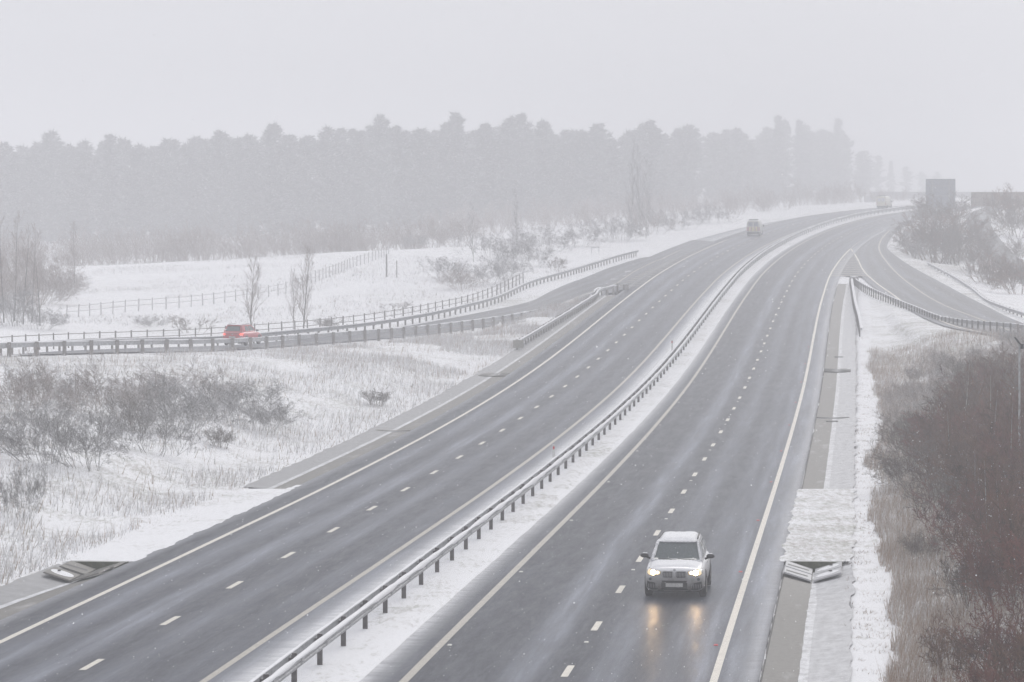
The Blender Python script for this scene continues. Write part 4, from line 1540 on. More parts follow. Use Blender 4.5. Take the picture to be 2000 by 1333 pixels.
def make_hatch():
    Y = 236.5
    x = (474 - 1000) * Y / FPX
    ss = np.linspace(0, .6, 400)
    best = min(ss, key=lambda s: abs((slip_section(s)[0][1] + slip_section(s)[1][1]) / 2 - Y))
    n, f = slip_section(best)
    k = min(1, max(0, (x - n[0]) / (f[0] - n[0] + 1e-9)))
    z = n[2] + (f[2] - n[2]) * k
    t = empty('hatchback_car', (x, Y, z), math.radians(-17.5), 'red hatchback with lit tail lights driving along the left slip road', 'car')
    st = [(2.02, .34, .50, .66, .60, .66, .55, .01), (1.92, .24, .52, .78, .76, .80, .68, .02), (1.6, .22, .55, .90, .80, .86, .74, .03), (1.05, .22, .58, 1.0, .80, .87, .76, .03),
          (.6, .23, .6, 1.03, .80, .87, .78, .0), (-.6, .24, .62, 1.04, .80, .875, .79, .0), (-1.5, .25, .66, 1.05, .80, .87, .79, .0), (-1.92, .30, .66, 1.03, .78, .84, .76, .0), (-2.04, .40, .62, .94, .66, .74, .64, .0)]
    body, bv = bake_sub('body', *loft(st), M['red'], t)
    wins = {'front': [(-.9, .9, .05, .92, 'windscreen')], 'rear': [(-.84, .84, .16, .86, 'rear_window')],
            'left': [(.10, .46, .1, .84, 'side_window'), (.50, .76, .1, .84, 'side_window')], 'right': [(.10, .46, .1, .84, 'side_window'), (.50, .76, .1, .84, 'side_window')]}
    cab, rv, pt = cabin(t, None, (.85, -1.95, .76, .72), (.05, -1.62, .60, .58), 1.02, 1.53, .05, .12, M['red'], wins)
    snow_slab('roof_snow', rv, [(-.5, -1.5), (.5, -.1)], .02, cab, 8)
    for s in (-1, 1):
        MB().tube((s * .57, -.05, 1.60), (s * .55, -1.5, 1.60), .02, n=6).build('roof_rail', M['dark'], cab)
        tl = [(-.80, .78), (-.80, 1.0), (-.62, .99), (-.58, .80)]
        l = decal('tail_light', tl if s > 0 else mirror(tl), bv, '-y', M['tail'], t, .014, .04)
        decal('tail_light_lens', [(a, b * .4 + .41) for a, b in (tl if s > 0 else mirror(tl))], bv, '-y', M['lens'] if False else M['plate'], l, .016, .03)
        MB().box((s * .93, .62, 1.08), (.2, .10, .13), taper=.8).build('wing_mirror', M['dark'], t)
        ax = '+x' if s > 0 else '-x'
        for yw in (1.24, -1.30):
            arch = [(yw + .40 * math.cos(a * math.pi / 14), .36 + .40 * math.sin(a * math.pi / 14)) for a in range(15)] + [(yw - .4, .26), (yw + .4, .26)]
            decal('wheel_arch', arch, bv, ax, M['dark'], t, .008, .05, n=36)  # uncut body: a dark disc stands in for the shaded arch hollow
            wheel(t, s * .775, yw, .315, .2)
        for y0, y1 in ((.78, -.22), (-.26, -1.0)):
            decal('door', [(y0, .42), (y1, .42), (y1, .98), (y0, .98)], bv, ax, M['red'], t, .006, .01)
        hl = [(-.72, .62), (-.72, .76), (-.48, .74), (-.46, .64)]
        decal('headlight', hl if s > 0 else mirror(hl), bv, '+y', M['lens'], t, .01, .03)
    decal('bumper', [(-.74, .36), (.74, .36), (.74, .54), (-.74, .54)], bv, '-y', M['dark'], t, .015, .03)
    MB().box((0, -2.065, .66), (.52, .02, .11)).build('number_plate', M['plate'], t)
    decal('badge', [(.05 * math.cos(a * math.pi / 8), .86 + .05 * math.sin(a * math.pi / 8)) for a in range(16)], bv, '-y', M['chrome'], t, .012, .02, n=16)
    MB().box((0, -1.72, 1.555), (1.04, .26, .03)).build('spoiler', M['red'], cab)
    MB().tube((.2, -1.80, 1.18), (-.35, -1.86, 1.12), .012, n=5).build('rear_wiper', M['dark'], t)
    MB().box((0, 0, .28), (1.36, 3.5, .14)).build('underbody', M['dark'], t)
    return t


make_hatch()


def make_van(Y, u, label, paint, chev, H_=2.35, W_=2.0):
    px_ = rpos(u, Y)
    d = float(rx(Y + 3, u)) - float(rx(Y - 3, u))
    t = empty('panel_van', px_, -math.atan2(d, 6), label, 'van', 'vans driving away')
    t.rotation_euler.x = math.atan2(float(zr(Y + 2)) - float(zr(Y - 2)), 4)
    hw = W_ / 2
    V, F = loft([(2.55, .35, .6, .90, hw * .75, hw * .84, hw * .66, .02), (2.4, .3, .62, 1.05, hw * .9, hw * .95, hw * .78, .04), (1.75, .3, .75, 1.35, hw * .95, hw, hw * .84, .04), (1.05, .3, 1.1, H_ - .15, hw * .95, hw, hw * .80, .05),
                 (.7, .3, 1.1, H_ - .05, hw * .95, hw, hw * .84, .05), (-2.3, .32, 1.1, H_ - .04, hw * .95, hw, hw * .86, .05), (-2.52, .34, 1.1, H_ - .06, hw * .95, hw, hw * .86, .04), (-2.56, .40, 1.1, H_ - .16, hw * .9, hw * .95, hw * .8, .02)])
    body, bv = bake_sub('body', V, F, paint, t)
    for s in (-1, 1):
        d_ = [(.03, .62), (hw * .82, .62), (hw * .82, H_ - .22), (.03, H_ - .22)]
        dr = decal('rear_door', d_ if s > 0 else mirror(d_), bv, '-y', paint, t, .008, .02)
        wv = [(.07, 1.42), (hw * .74, 1.42), (hw * .72, H_ - .32), (.07, H_ - .32)]
        decal('rear_window', wv if s > 0 else mirror(wv), bv, '-y', M['sign'] if chev else M['silver'], dr, .016, .02)  # light grey in place of dark glass, haze painted into the windows
        if chev:
            for j in range(4):
                x0 = .06 + j * .21
                pq = [(x0, .66), (x0 + .10, .66), (x0 + .02, 1.36), (x0 - .08 if j else .03, 1.36)]
                decal('chevron', pq if s > 0 else mirror(pq), bv, '-y', M['yellow'] if j % 2 == 0 else M['chev_red'], dr, .014, .02, n=12)
        tl = [(hw * .85, .72), (hw * .95, .72), (hw * .95, 1.30), (hw * .85, 1.30)]
        decal('tail_light', tl if s > 0 else mirror(tl), bv, '-y', M['tail'] if False else M['chev_red'], t, .02, .03, n=12)
        MB().box((s * (hw + .16), 1.35, 1.35), (.2, .1, .3)).build('wing_mirror', M['dark'], t)
        ax = '+x' if s > 0 else '-x'
        decal('side_window', [(.95, 1.35), (1.5, 1.30), (1.2, 1.85), (.85, 1.9)], bv, ax, M['glass'], t, .01, .02)
        for yw in (1.65, -1.55):
            arch = [(yw + .42 * math.cos(a * math.pi / 10), .38 + .40 * math.sin(a * math.pi / 10)) for a in range(11)] + [(yw - .42, .32), (yw + .42, .32)]
            decal('wheel_arch', arch, bv, ax, M['dark'], t, .008, .04, n=30)  # shade of the arch recess drawn as a dark disc
            wheel(t, s * (hw - .11), yw, .34, .21)
    decal('windscreen', [(-hw * .72, 1.3), (hw * .72, 1.3), (hw * .64, H_ - .35), (-hw * .64, H_ - .35)], bv, '+y', M['glass'], t, .01, .03)
    MB().box((0, -2.62, .46), (W_ * .92, .14, .2)).build('bumper', M['dark'], t)
    MB().box((0, -2.0, H_ + .06), (W_ * .72, .18, .12)).build('roof_light_bar', M['dark'], t)
    MB().box((0, 0, .34), (W_ * .8, 4.6, .16)).build('underbody', M['dark'], t)
    return t


make_van(470, -13.4, 'pale hazy van with faint yellow rear chevrons and dark rear windows', M['white'], True)
make_van(606, -13.6, 'pale yellow van almost lost in the haze where the road bends out of sight', M['hazed_cream'], False, 2.45, 1.95)

# ------------------------------------------------------------------ plants
M['twig_brown'] = m_frosted('brown_twigs', (0.135, 0.066, 0.038), 0.10, 0.9, 1.2, .75)
M['twig_red'] = m_frosted('red_brown_twigs', (0.165, 0.062, 0.046), 0.08, 0.9, 1.2, .7)
M['twig_grey'] = m_frosted('grey_twigs', (0.115, 0.080, 0.060), 0.22, 0.9, 3, .4)
M['twig_frost'] = m_frosted('frosted_twigs', (0.15, 0.14, 0.135), 0.95, 0.9, 3, .3)
M['twig_tan'] = m_frosted('tan_twigs', (0.17, 0.14, 0.12), 0.75, 0.9, 3, .3)
M['twig_mid'] = m_frosted('half_frosted_twigs', (0.25, 0.20, 0.175), 0.8, 0.9, 2, .35)
M['bark'] = m_frosted('bark', (0.075, 0.066, 0.06), 0.45, 0.9, 4, .4)
M['needles'] = m_frosted('needles', (0.095, 0.104, 0.100), 0.45, 0.9, 1.5, .35, .75)  # frost and a pale base, partly painting haze over the wood
M['needles2'] = m_frosted('blue_needles', (0.105, 0.114, 0.114), 0.45, 0.9, 1.5, .3, .7)  # paled by frost and base colour likewise, part of it painted haze


def m_grass():
    t = NT('dead_grass_blades')
    a = t.new('ShaderNodeAttribute', attribute_name='tint').outputs['Fac']
    c = t.ramp(a, [(0.0, (0.17, 0.115, 0.08)), (0.3, (0.31, 0.215, 0.15)), (0.5, (0.42, 0.325, 0.255)), (0.65, (0.50, 0.48, 0.46)), (1.0, (0.83, 0.84, 0.86))])
    return t.fin(c, 0.9, 0.0, 0.1)


M['grass'] = m_grass()


def seg_mesh(segs):
    """segs (n,8): p0, p1, r0, r1 -> three-sided tapered twigs"""
    s = np.asarray(segs, float)
    a, b, r0, r1 = s[:, :3], s[:, 3:6], s[:, 6:7], s[:, 7:8]
    d = b - a
    d /= np.linalg.norm(d, axis=1, keepdims=True) + 1e-9
    h = np.where(np.abs(d[:, 2:3]) < .9, np.array([[0, 0, 1.0]]), np.array([[1.0, 0, 0]]))
    u = np.cross(d, h)
    u /= np.linalg.norm(u, axis=1, keepdims=True) + 1e-9
    w = np.cross(d, u)
    V = np.empty((len(s), 6, 3))
    for k in range(3):
        an = 2 * math.pi * k / 3
        o = u * math.cos(an) + w * math.sin(an)
        V[:, k] = a + o * r0
        V[:, 3 + k] = b + o * r1
    i = np.arange(len(s))[:, None] * 6
    F = np.concatenate([i + np.array([[k, (k + 1) % 3, 3 + (k + 1) % 3, 3 + k]]) for k in range(3)], 0)
    return V.reshape(-1, 3), F


def grow(rng, out, p, d, L, r, lev, nseg, kids, up, wig, shrink, minr=.004, ang=(25, 60), pk=.25):
    d = np.array(d, float)
    p = np.array(p, float)
    sl = L / nseg
    pts = [(p.copy(), d.copy(), r)]
    for i in range(nseg):
        d = d + rng.normal(0, wig, 3) + np.array([0, 0, up])
        d /= np.linalg.norm(d)
        q = p + d * sl
        rr = max(minr, r * (1 - .75 * (i + 1) / nseg))
        out.append((*p, *q, pts[-1][2], rr))
        p = q
        pts.append((p.copy(), d.copy(), rr))
    if lev > 0:
        n = kids[0] if isinstance(kids, (list, tuple)) else kids
        nk = kids[1:] if isinstance(kids, (list, tuple)) and len(kids) > 1 else kids
        for j in range(n):
            t = pk + (1 - pk) * (j + rng.uniform(0, 1)) / n
            i = min(nseg - 1, int(t * nseg))
            f = t * nseg - i
            pp = pts[i][0] * (1 - f) + pts[i + 1][0] * f
            dd = pts[i][1]
            az = rng.uniform(0, 2 * math.pi)
            h = np.array([0, 0, 1.0]) if abs(dd[2]) < .9 else np.array([1.0, 0, 0])
            u = np.cross(dd, h)
            u /= np.linalg.norm(u)
            w = np.cross(dd, u)
            a = math.radians(rng.uniform(*ang))
            nd = dd * math.cos(a) + (u * math.cos(az) + w * math.sin(az)) * math.sin(a)
            grow(rng, out, pp, nd, L * shrink * rng.uniform(.6, 1.15) * (1.15 - .5 * t), max(minr, pts[i + 1][2] * .75), lev - 1, max(2, nseg - 1), nk, up, wig * 1.15, shrink, minr, ang, pk)


def shrub_mesh(seed, h, stems, spread, kids, lev=3, minr=.0066, up=.05, wig=.13, ang=(22, 58), shrink=.52, thick=.75):
    rng = np.random.default_rng(seed)
    out = []
    for i in range(stems):
        a = rng.uniform(0, 2 * math.pi)
        q = rng.uniform(0, 1) ** .6
        d = np.array([math.cos(a) * spread * q, math.sin(a) * spread * q, 1.0])
        d /= np.linalg.norm(d)
        b = np.array([math.cos(a) * q * .35 * h * spread, math.sin(a) * q * .35 * h * spread, -.15])
        grow(rng, out, b, d, h * rng.uniform(.62, .98) * (1 - .2 * q), thick * (.012 + .006 * h), lev, 6, kids, up, wig, shrink, minr, ang)
    return seg_mesh(out)


SH = {}
for k, (mat, args) in {
    'brown0': ('twig_brown', (1, 3.6, 15, .75, [9, 6, 3], 3, .0095, .05, .13, (22, 58), .52, 1.25)), 'brown1': ('twig_brown', (2, 3.6, 15, .65, [8, 6, 4], 3, .0095)),
    'red0': ('twig_red', (3, 3.2, 16, .6, [8, 6, 3], 3, .0088, .05, .13, (22, 58), .52, 1.2)), 'red1': ('twig_red', (4, 3.2, 15, .7, [8, 6, 4], 3, .0088)),
    'grey0': ('twig_grey', (5, 3.0, 18, .8, [10, 7, 4], 3, .0056, .05, .14, (22, 58), .52, .5)), 'grey1': ('twig_grey', (6, 3.0, 16, .7, [8, 6, 4])),
    'frost0': ('twig_frost', (7, 2.6, 15, .95, [9, 6, 5], 3, .0042, .05, .15, (22, 62), .5, .42)), 'frost1': ('twig_frost', (8, 2.6, 14, .9, [10, 6, 5], 3, .0042, .05, .15, (22, 62), .5, .42)),
    'mid0': ('twig_mid', (11, 3.0, 18, 1.0, [10, 7, 4], 3, .0048, .05, .15, (22, 60), .5, .45)), 'mid1': ('twig_mid', (12, 3.0, 18, .9, [9, 6, 5], 3, .0048, .05, .15, (22, 60), .5, .45)),
    'tan0': ('twig_tan', (9, 1.7, 16, .6, [6, 5, 3]))}.items():
    V_, F_ = shrub_mesh(*args)
    SH[k] = mk_np('shrub', V_, F_, M[mat], do_link=False).data
V_, F_ = shrub_mesh(21, 2.4, 6, .85, [8, 6, 4], 3, .006)
SH['thornd'] = mk_np('shrub', V_, F_, M['twig_grey'], do_link=False).data
SHH = {'brown0': 3.6, 'brown1': 3.6, 'red0': 3.2, 'red1': 3.2, 'grey0': 3.0, 'grey1': 3.0, 'frost0': 2.6, 'frost1': 2.6, 'tan0': 1.7, 'thornd': 2.4, 'mid0': 3.0, 'mid1': 3.0}


def og(x, y, Ya=70.0, Yb=620.0):
    """where a sight line meets the ground"""
    Yv = np.linspace(Ya, Yb, 420)
    X_ = (x - 1000) * Yv / FPX
    zl = CAMZ - (y - HOR) * Yv / FPX
    zg_, _ = ground_np(np.stack([X_, Yv], 1))
    w = np.where(zl <= zg_)[0]
    i = w[0] if len(w) else len(Yv) - 1
    return X_[i], Yv[i], zg_[i]


def shrub(kind, x, Y, h, label, group, wide=1.0, z=None):
    o = bpy.data.objects.new('shrub', SH[kind])
    o.location = (x, Y, gz(x, Y) if z is None else z)
    s = h / SHH[kind]
    o.scale = (s * wide * R.uniform(.9, 1.15), s * wide * R.uniform(.9, 1.15), s)
    o.rotation_euler = (0, 0, R.uniform(0, 6.28))
    return tag(link(o), label, 'shrub', group)


# thicket on the right bank
TH = 'bare shrubs of the thicket on the right bank'
cname = {}
for i, (u, Y, h, k) in enumerate((
        (11.2, 76, 2.4, 'red0'), (12.6, 84, 3.0, 'red1'), (10.9, 92, 2.1, 'grey1'), (12.2, 96, 3.0, 'brown0'), (13.8, 99, 3.2, 'red0'), (15.0, 92, 3.0, 'brown1'),
        (10.6, 68, 2.0, 'red1'), (10.2, 63, 1.9, 'brown0'), (11.4, 72, 2.4, 'brown1'), (10.0, 80, 1.7, 'brown0'), (11.8, 90, 2.6, 'red0'), (13.2, 88, 3.0, 'brown0'), (11.6, 103, 2.6, 'red1'), (13.0, 105, 3.0, 'brown1'), (14.4, 108, 3.2, 'red1'), (16.2, 122, 3.4, 'brown0'), (13.8, 118, 3.4, 'red0'), (11.2, 128, 2.8, 'brown1'), (13.4, 133, 3.5, 'red0'), (15.8, 136, 3.6, 'brown1'),
        (11.0, 145, 3.0, 'red1'), (13.2, 149, 3.5, 'brown1'), (15.8, 153, 3.7, 'red0'), (18.6, 156, 3.6, 'brown0'), (13.4, 166, 3.3, 'red0'), (16.2, 172, 3.4, 'brown1'), (19.6, 176, 3.4, 'red1'),
        (9.9, 107, 1.25, 'grey0'), (11.4, 110, 2.5, 'red1'), (13.2, 111, 3.2, 'brown1'), (15.0, 116, 3.4, 'red0'), (10.7, 121, 2.4, 'grey1'), (12.6, 124, 3.3, 'brown0'), (14.6, 127, 3.6, 'brown1'), (16.4, 130, 3.6, 'red1'),
        (10.3, 134, 2.6, 'grey0'), (12.2, 138, 3.5, 'brown1'), (14.6, 142, 3.9, 'brown0'), (17.0, 146, 3.7, 'red0'), (10.2, 150, 2.6, 'grey1'), (12.3, 154, 3.3, 'brown0'), (14.6, 158, 3.7, 'grey0'), (17.4, 162, 3.8, 'brown1'), (20.0, 166, 3.6, 'brown0'),
        (9.6, 160, 2.2, 'grey1'), (9.8, 168, 2.2, 'mid1'), (11.8, 184, 2.4, 'mid0'), (10.2, 188, 2.0, 'mid1'), (14.8, 192, 2.7, 'grey0'), (17.6, 196, 2.8, 'mid0'), (21.0, 198, 3.0, 'grey1'), (12.2, 204, 2.1, 'mid1'), (15.2, 210, 2.2, 'mid0'), (18.2, 214, 2.3, 'mid1'), (22.4, 216, 2.5, 'mid0'), (25.0, 212, 2.8, 'grey0'), (13.0, 222, 1.6, 'mid0'), (20.0, 226, 1.9, 'mid1'),
        (10.6, 172, 1.9, 'frost1'), (13.0, 176, 2.7, 'grey1'), (15.8, 180, 3.2, 'brown0'), (18.8, 184, 3.3, 'grey0'), (21.8, 186, 3.4, 'brown1'),
        (11.0, 193, 1.6, 'frost0'), (13.6, 198, 2.0, 'frost1'), (16.6, 202, 2.3, 'grey1'), (19.8, 206, 2.4, 'frost0'), (23.0, 208, 2.6, 'grey0'),
        (11.2, 210, 1.2, 'tan0'), (13.4, 216, 1.5, 'tan0'), (15.8, 220, 1.5, 'tan0'), (18.6, 222, 1.8, 'frost1'), (21.6, 226, 2.0, 'frost0'), (24.6, 224, 2.3, 'grey1'))):
    nm = {'brown': 'dark brown bare', 'red': 'reddish brown twiggy', 'grey': 'grey bare', 'frost': 'snow-dusted bare', 'mid': 'half-frosted bare', 'tan': 'low tan'}[k[:-1]]
    where = ('at the bottom right corner' if Y < 100 else 'on the bank level with the drain inlet' if Y < 120 else 'in the dense middle of the right thicket' if Y < 170 else 'in the paler upper part of the thicket' if Y < 209 else 'just below the right slip road barrier')
    lab = f'{nm} shrub {where}'
    if (u, Y) == (9.9, 107):
        lab = 'small grey shrub standing alone in the tan grass beside the drain inlet'
    shrub(k, float(rx(Y, u)), Y, h, lab, TH, 1.0)

# far mound of shrubs and trees between the right slip road and the hillside lane
for x, y, Y, h, k, lab in ((1798, 520, 425, 5.0, 'grey0', 'hazy rounded shrub at the left end of the mound below the big sign'), (1822, 535, 415, 7.0, 'brown0', 'tall hazy shrub directly below the big sign'),
                           (1850, 535, 412, 7.6, 'brown1', 'tallest hazy shrub of the mound hiding the posts of the big sign'), (1872, 540, 405, 6.4, 'grey1', 'hazy shrub of the mound beside the hillside lane'),
                           (1845, 480, 440, 6.5, 'grey0', 'hazy shrub behind the tallest one of the mound'), (1900, 560, 385, 4.6, 'grey1', 'hazy shrub right of the mound above the slip road'),
                           (1930, 572, 370, 4.4, 'brown0', 'hazy brown shrub over the outer barrier of the slip road'), (1958, 580, 358, 4.3, 'grey0', 'grey hazy shrub below the foot of the hillside lane'),
                           (1990, 592, 340, 4.2, 'brown1', 'hazy shrub at the right edge above the slip road barrier'), (1988, 470, 432, 5.4, 'grey1', 'bare hazy shrub on the snowy slope right of the hillside lane'),
                           (1972, 440, 455, 5.6, 'brown0', 'bare hazy bush before the brown parapet'), (1995, 520, 395, 4.0, 'grey0', 'grey hazy bush low on the slope at the right edge'), (1790, 545, 405, 3.0, 'tan0', 'low hazy bush at the foot of the mound')):
    shrub(k, (x - 1000) * Y / FPX, Y, h, lab, 'hazy shrubs beside the right slip road', 1.15)

# left bank
LB = 'bare shrubs on the left bank'
for x, y, hp, k, wide, lab in ((30, 812, 105, 'mid0', 1.1, 'brown bare shrub at the left edge of the bank'), (215, 815, 100, 'mid0', 1.1, 'dark dense shrub rising highest on the left bank'), (120, 850, 78, 'frost0', 1.1, 'frosted shrub between the brown one and the dark one on the bank'),
                               (90, 905, 110, 'frost0', 1.0, 'snowy bush with several stems low on the left bank'), (185, 922, 115, 'frost1', 1.0, 'snow-covered multi-stemmed bush standing lowest on the left bank'),
                               (300, 890, 92, 'frost1', 1.1, 'tangled snowy shrub right of the multi-stemmed bush'), (370, 800, 80, 'mid1', 1.25, 'dark rounded shrub below the barrier in front of the red car'), (330, 850, 110, 'frost1', 1.2, 'frosted shrub below the dark rounded one'),
                               (440, 830, 78, 'frost0', 1.2, 'pale frosted shrub in the middle of the bank'), (505, 840, 62, 'frost1', 1.2, 'pale spreading shrub at the right end of the bank bushes'), (548, 838, 40, 'frost0', 1.2, 'low pale frosted shrub beside tan grass'),
                               (735, 792, 30, 'tan0', 1.6, 'small tan tuft-like shrub on the bank below the two barriers'), (45, 1015, 105, 'frost1', .55, 'slim frosted sapling alone near the left edge'), (30, 880, 70, 'frost0', 1.0, 'frosted shrub half out of frame at the left edge'),
                               (260, 850, 75, 'tan0', 1.1, 'tan shrub in front of the dark one on the bank'), (430, 880, 40, 'tan0', 1.2, 'small tan shrub below the frosted ones'), (140, 795, 55, 'frost1', 1.2, 'pale shrub behind the grey one, under the long barrier'), (300, 800, 70, 'frost0', 1.3, 'frosted shrub between the two darkest shrubs of the bank'),
                               (430, 790, 52, 'frost0', 1.3, 'pale spreading shrub right of the dark rounded one'), (480, 800, 55, 'frost1', 1.4, 'low frosted shrub close under the long barrier'), (75, 790, 70, 'frost1', 1.3, 'frosted shrub behind the leftmost bushes of the bank')):
    X_, Y, Z_ = og(x, y)
    shrub(k, X_, Y, hp * 1.22 * Y / FPX, lab, LB, wide * 1.12, Z_)

# scrub beyond the left slip road
SC = 'hazy scrub beyond the left slip road'  # frosted kinds, partly to pale the scrub as haze would
for x, y, Y, h, k, wide, lab in ((375, 652, 262, 2.2, 'thornd', 1.3, 'dark low thorn bush behind the fence left of the red car'), (30, 645, 266, 4.0, 'frost1', 1.3, 'thick frosted bush below the tall saplings at the left edge'), (12, 600, 300, 5.0, 'mid0', 1.2, 'tall brown frosted scrub behind the saplings at the left edge'), (55, 590, 310, 5.4, 'mid1', 1.2, 'tall brown scrub under the tallest sapling of the left clump'), (95, 585, 322, 4.6, 'mid0', 1.2, 'brown scrub at the right side of the left clump'), (30, 545, 350, 6.0, 'mid1', 1.3, 'hazy brown scrub farther back at the left edge'),
                               (70, 650, 262, 2.6, 'frost0', 1.3, 'low frosted bush right of the thick one at the left edge'),
                                 (870, 552, 345, 3.2, 'frost0', 1.4, 'hazy pale bush behind the slip road barrier'), (905, 568, 330, 2.6, 'mid0', 1.5, 'hazy grey bush close behind the slip road barrier'), (945, 560, 335, 2.8, 'frost1', 1.5, 'pale bush behind the bend of the barrier'), (985, 540, 350, 3.0, 'frost0', 1.4, 'hazy thorn bush above the bend of the barrier'),
                                 (1080, 527, 362, 2.4, 'thornd', 1.3, 'small dark round bush at the end of the timber fence'), (1020, 520, 372, 4.0, 'frost1', 1.3, 'hazy frosted bush left of the small dark one'), (960, 505, 395, 4.5, 'frost0', 1.4, 'tall hazy bush at the edge of the snowy field'), (1060, 492, 410, 4.2, 'frost1', 1.3, 'hazy grey shrub near the sign frame'),
                                 (1130, 480, 425, 4.2, 'frost1', 1.4, 'hazy frosted shrub beyond the sign frame'), (1210, 468, 445, 4.6, 'frost0', 1.3, 'hazy shrub beside the straight road section'), (1270, 455, 470, 4.2, 'mid1', 1.4, 'hazy half-frosted shrub left of the van'), (1330, 445, 495, 4.4, 'frost0', 1.5, 'hazy pale shrub beside the van'),
                                 (1395, 435, 520, 3.6, 'frost1', 1.5, 'hazy shrub just behind the van'), (900, 480, 440, 4.6, 'mid1', 1.5, 'faint brown shrub at the foot of the wood'), (820, 484, 430, 2.4, 'frost1', 1.6, 'faint low bush on the crest of the field'), (140, 560, 340, 2.6, 'frost0', 1.5, 'pale bush in the snowy field right of the saplings'), (640, 625, 272, 1.3, 'tan0', 1.8, 'low tan bush behind the dark fence'), (300, 640, 272, 1.4, 'frost0', 1.6, 'low frosted bush in the field left of the thorn bush'), (770, 600, 300, 1.3, 'thornd', 1.6, 'low grey bush by the fence left of the bend')):
    shrub(k, (x - 1000) * Y / FPX, Y, h, lab, SC, wide)


# slender bare trees
def bare_tree_mesh(seed, h, kids, up, ang, shrink, lean=.03, lev=2):
    rng = np.random.default_rng(seed)
    tr = []
    p = np.array([0, 0, -.3])
    d = np.array([rng.normal(0, lean), rng.normal(0, lean), 1.0])
    r0 = .011 * h
    n = 9
    pts = []
    for i in range(n):
        d = d + rng.normal(0, .025, 3)
        d /= np.linalg.norm(d)
        q = p + d * (h + .3) / n
        a, b = r0 * (1 - .92 * i / n), r0 * (1 - .92 * (i + 1) / n)
        tr.append((*p, *q, a * 1.15, b))
        pts.append((p.copy(), q.copy(), a))
        p = q
    cr_ = []
    for j in range(kids[0]):
        t = .10 + .88 * (j + rng.uniform(0, 1)) / kids[0]
        i = min(n - 1, int(t * n))
        f = t * n - i
        pp = pts[i][0] * (1 - f) + pts[i][1] * f
        az = rng.uniform(0, 2 * math.pi)
        a = math.radians(rng.uniform(*ang))
        nd = np.array([math.cos(az) * math.sin(a), math.sin(az) * math.sin(a), math.cos(a)])
        grow(rng, cr_, pp, nd, h * shrink * (1.1 - .75 * t) * rng.uniform(.7, 1.2), max(.008, pts[i][2] * .45), lev, 5, kids[1:], up, .09, .5, .007, (20, 45))
    a = mk_np('trunk', *seg_mesh(tr), M['bark'], do_link=False).data
    b = mk_np('crown', *seg_mesh(cr_), M['twig_mid'], do_link=False).data
    return a, b, h


BT = [bare_tree_mesh(31, 7.0, [34, 7, 3], .10, (22, 42), .36), bare_tree_mesh(32, 7.0, [30, 7, 3], .12, (20, 40), .34), bare_tree_mesh(33, 9.0, [30, 6, 3], .08, (25, 50), .30), bare_tree_mesh(34, 9.0, [26, 7, 3], .10, (22, 45), .32)]


def bare_tree(i, x, Y, h, label, group, wide=1.0):
    a, b, H_ = BT[i]
    t = empty('bare_tree', (x, Y, gz(x, Y)), R.uniform(0, 6.28), label, 'tree', group)
    s = h / H_
    t.scale = (s * wide, s * wide, s)
    link(bpy.data.objects.new('trunk', a), t)
    link(bpy.data.objects.new('crown', b), t)
    return t


